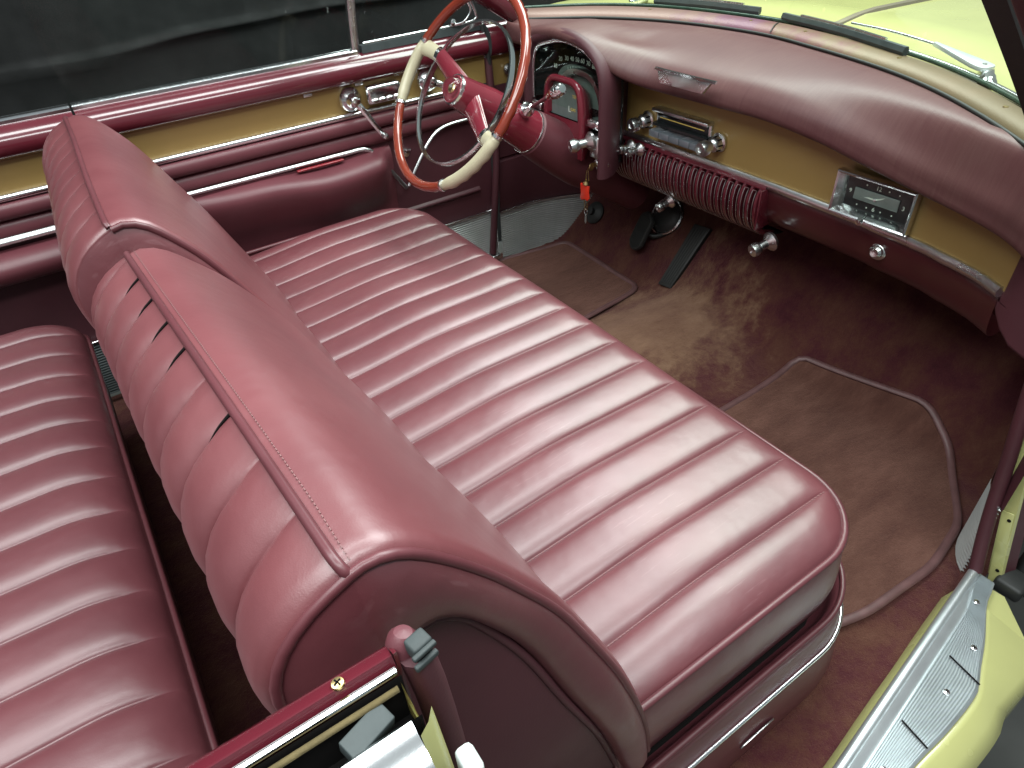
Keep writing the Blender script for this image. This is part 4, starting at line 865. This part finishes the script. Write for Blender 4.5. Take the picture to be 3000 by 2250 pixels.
# ================================================================ FLOOR MATS AND PEDALS
def matobj(label, pts):
    t_ = thing('floor_mat', tuple(np.append(np.mean(pts, 0), .012)), label, 'floor mat', 'carpet floor mats')
    P = np.array(pts, float); n = len(P); c_ = []
    for i in range(n):
        a_, b_, e_ = P[i-1], P[i], P[(i+1) % n]; r_ = .032
        u_ = (a_-b_)/np.linalg.norm(a_-b_); v_ = (e_-b_)/np.linalg.norm(e_-b_); p0 = b_+u_*r_; p2 = b_+v_*r_
        for s_ in np.linspace(0, 1, 7): c_.append((1-s_)**2*p0+2*s_*(1-s_)*b_+s_*s_*p2)
    c_ = np.array(c_); s_ = np.r_[0, np.cumsum(np.linalg.norm(np.diff(np.vstack([c_, c_[:1]]), axis=0), axis=1))]; q = np.linspace(0, s_[-1], 120, endpoint=False)
    cc = np.vstack([c_, c_[:1]]); R_ = np.stack([np.interp(q, s_, cc[:, 0]), np.interp(q, s_, cc[:, 1])], 1)
    cen = R_.mean(0); rows = []
    for f_ in np.linspace(1, .02, 16): Q = cen+(R_-cen)*f_; rows.append([(x, y, floor_z(x, y)+.0135+.0022*math.sin(x*17+y*9)) for x, y in Q])
    o_ = grid('pile', rows, 'mat', t_, cv=True, sharp=None)
    sweep('binding', [(x, y, floor_z(x, y)+.011+.0022*math.sin(x*17+y*9)) for x, y in R_], circ(.0068, 10, .0085), 'binding', t_, closed=True, up=(0, 0, 1))
    return t_
matobj('brown carpet mat with octagonal corners in the passenger footwell', [(.30, -.285), (.943, -.272), (.975, -.585), (.935, -.672), (.775, -.785), (.640, -.808), (.46, -.796), (.34, -.76)])
matobj('small brown carpet mat in the driver footwell', [(.43, .240), (.668, .238), (.902, .272), (.915, .66), (.70, .715), (.43, .715)])
tn = np.array((-.84, 0, .54)); tu = np.array((.54, 0, .84))      # toe board normal and up-slope
bp2 = thing('brake_pedal', (.985, .347, .15), 'oval ribbed black brake pedal on its bent arm', 'pedal')
pc = np.array((.982, .347, .158)); side = np.array((.25, 1, 0)); side /= np.linalg.norm(side); up_ = np.array((.42, -.1, .9)); up_ -= side*(up_@side); up_ /= np.linalg.norm(up_); nrm = np.cross(side, up_)
if nrm[0] > 0: nrm = -nrm
def stad(w_, h_, n=40):
    o_ = []
    for k in range(n):
        a_ = k/n*2*math.pi; o_.append((w_*math.cos(a_), (h_-w_)*np.sign(math.sin(a_))+w_*math.sin(a_)))
    return o_
pp = plate('pedal_pad', [pc+side*a_+up_*b_ for a_, b_ in stad(.034, .062)], nrm, .016, 'rubber', bp2, .005)
for k in range(-4, 5):
    x_ = k*.0062; h_ = .055-abs(k)*.003; box_ = [pc+side*(x_+dx_)+up_*dy_+nrm*.0155 for dx_, dy_ in ((-.0018, -h_), (.0018, -h_), (.0018, h_), (-.0018, h_))]
    plate('pad_rib', box_, nrm, .0025, 'rubber', pp)
tube('pedal_arm', spl([pc-nrm*.0, pc-nrm*.03-side*.02, (1.03, .285, .165), (1.055, .255, .19)], 14), .008, 'rubber', bp2, 8)
ap = thing('accelerator_pedal', (.98, .176, .1), 'long slanted ribbed black accelerator pedal beside the tunnel', 'pedal')
A = [np.array(p) for p in ((.930, .208, .052), (.934, .160, .055), (1.040, .130, .224), (1.037, .188, .221))]
n2 = np.cross(A[1]-A[0], A[3]-A[0]); n2 /= np.linalg.norm(n2); n2 = n2 if n2[0] < 0 else -n2
pl_ = plate('pedal_pad', A, n2, .016, 'rubber', ap, .003)
for k in range(5):
    f0 = .14+k*.155; f1 = f0+.085
    plate('pad_rib', [A[0]*(1-f0)+A[1]*f0+n2*.0155+(A[3]-A[0])*.05, A[0]*(1-f1)+A[1]*f1+n2*.0155+(A[3]-A[0])*.05, A[3]*(1-f1)+A[2]*f1+n2*.0155-(A[3]-A[0])*.05, A[3]*(1-f0)+A[2]*f0+n2*.0155-(A[3]-A[0])*.05], n2, .0025, 'rubber', pl_)
tag(lathe('floor_switch', [(.001, 0), (.036, 0), (.038, .006), (.030, .014), (.012, .018), (.012, .030), (.001, .032)], (1.005, .605, .125), (-.84, 0, .54), 'rubber', None, 24), 'round black foot switch on the toe board left of the pedals', 'switch')
cbt = thing('column_boot', (1.05, .315, .2), 'round black rubber boot with dull metal rim above the brake pedal', 'boot')
lathe('boot_disc', [(.001, .016), (.03, .015), (.048, .008), (.054, 0)], (1.046, .318, .200), (-.84, 0, .54), 'rubber', cbt, 28)
lathe('boot_rim', [(.052, -.002), (.058, -.001), (.059, .004), (.055, .007), (.051, .005)], (1.046, .318, .200), (-.84, 0, .54), 'dullchrome', cbt, 28)
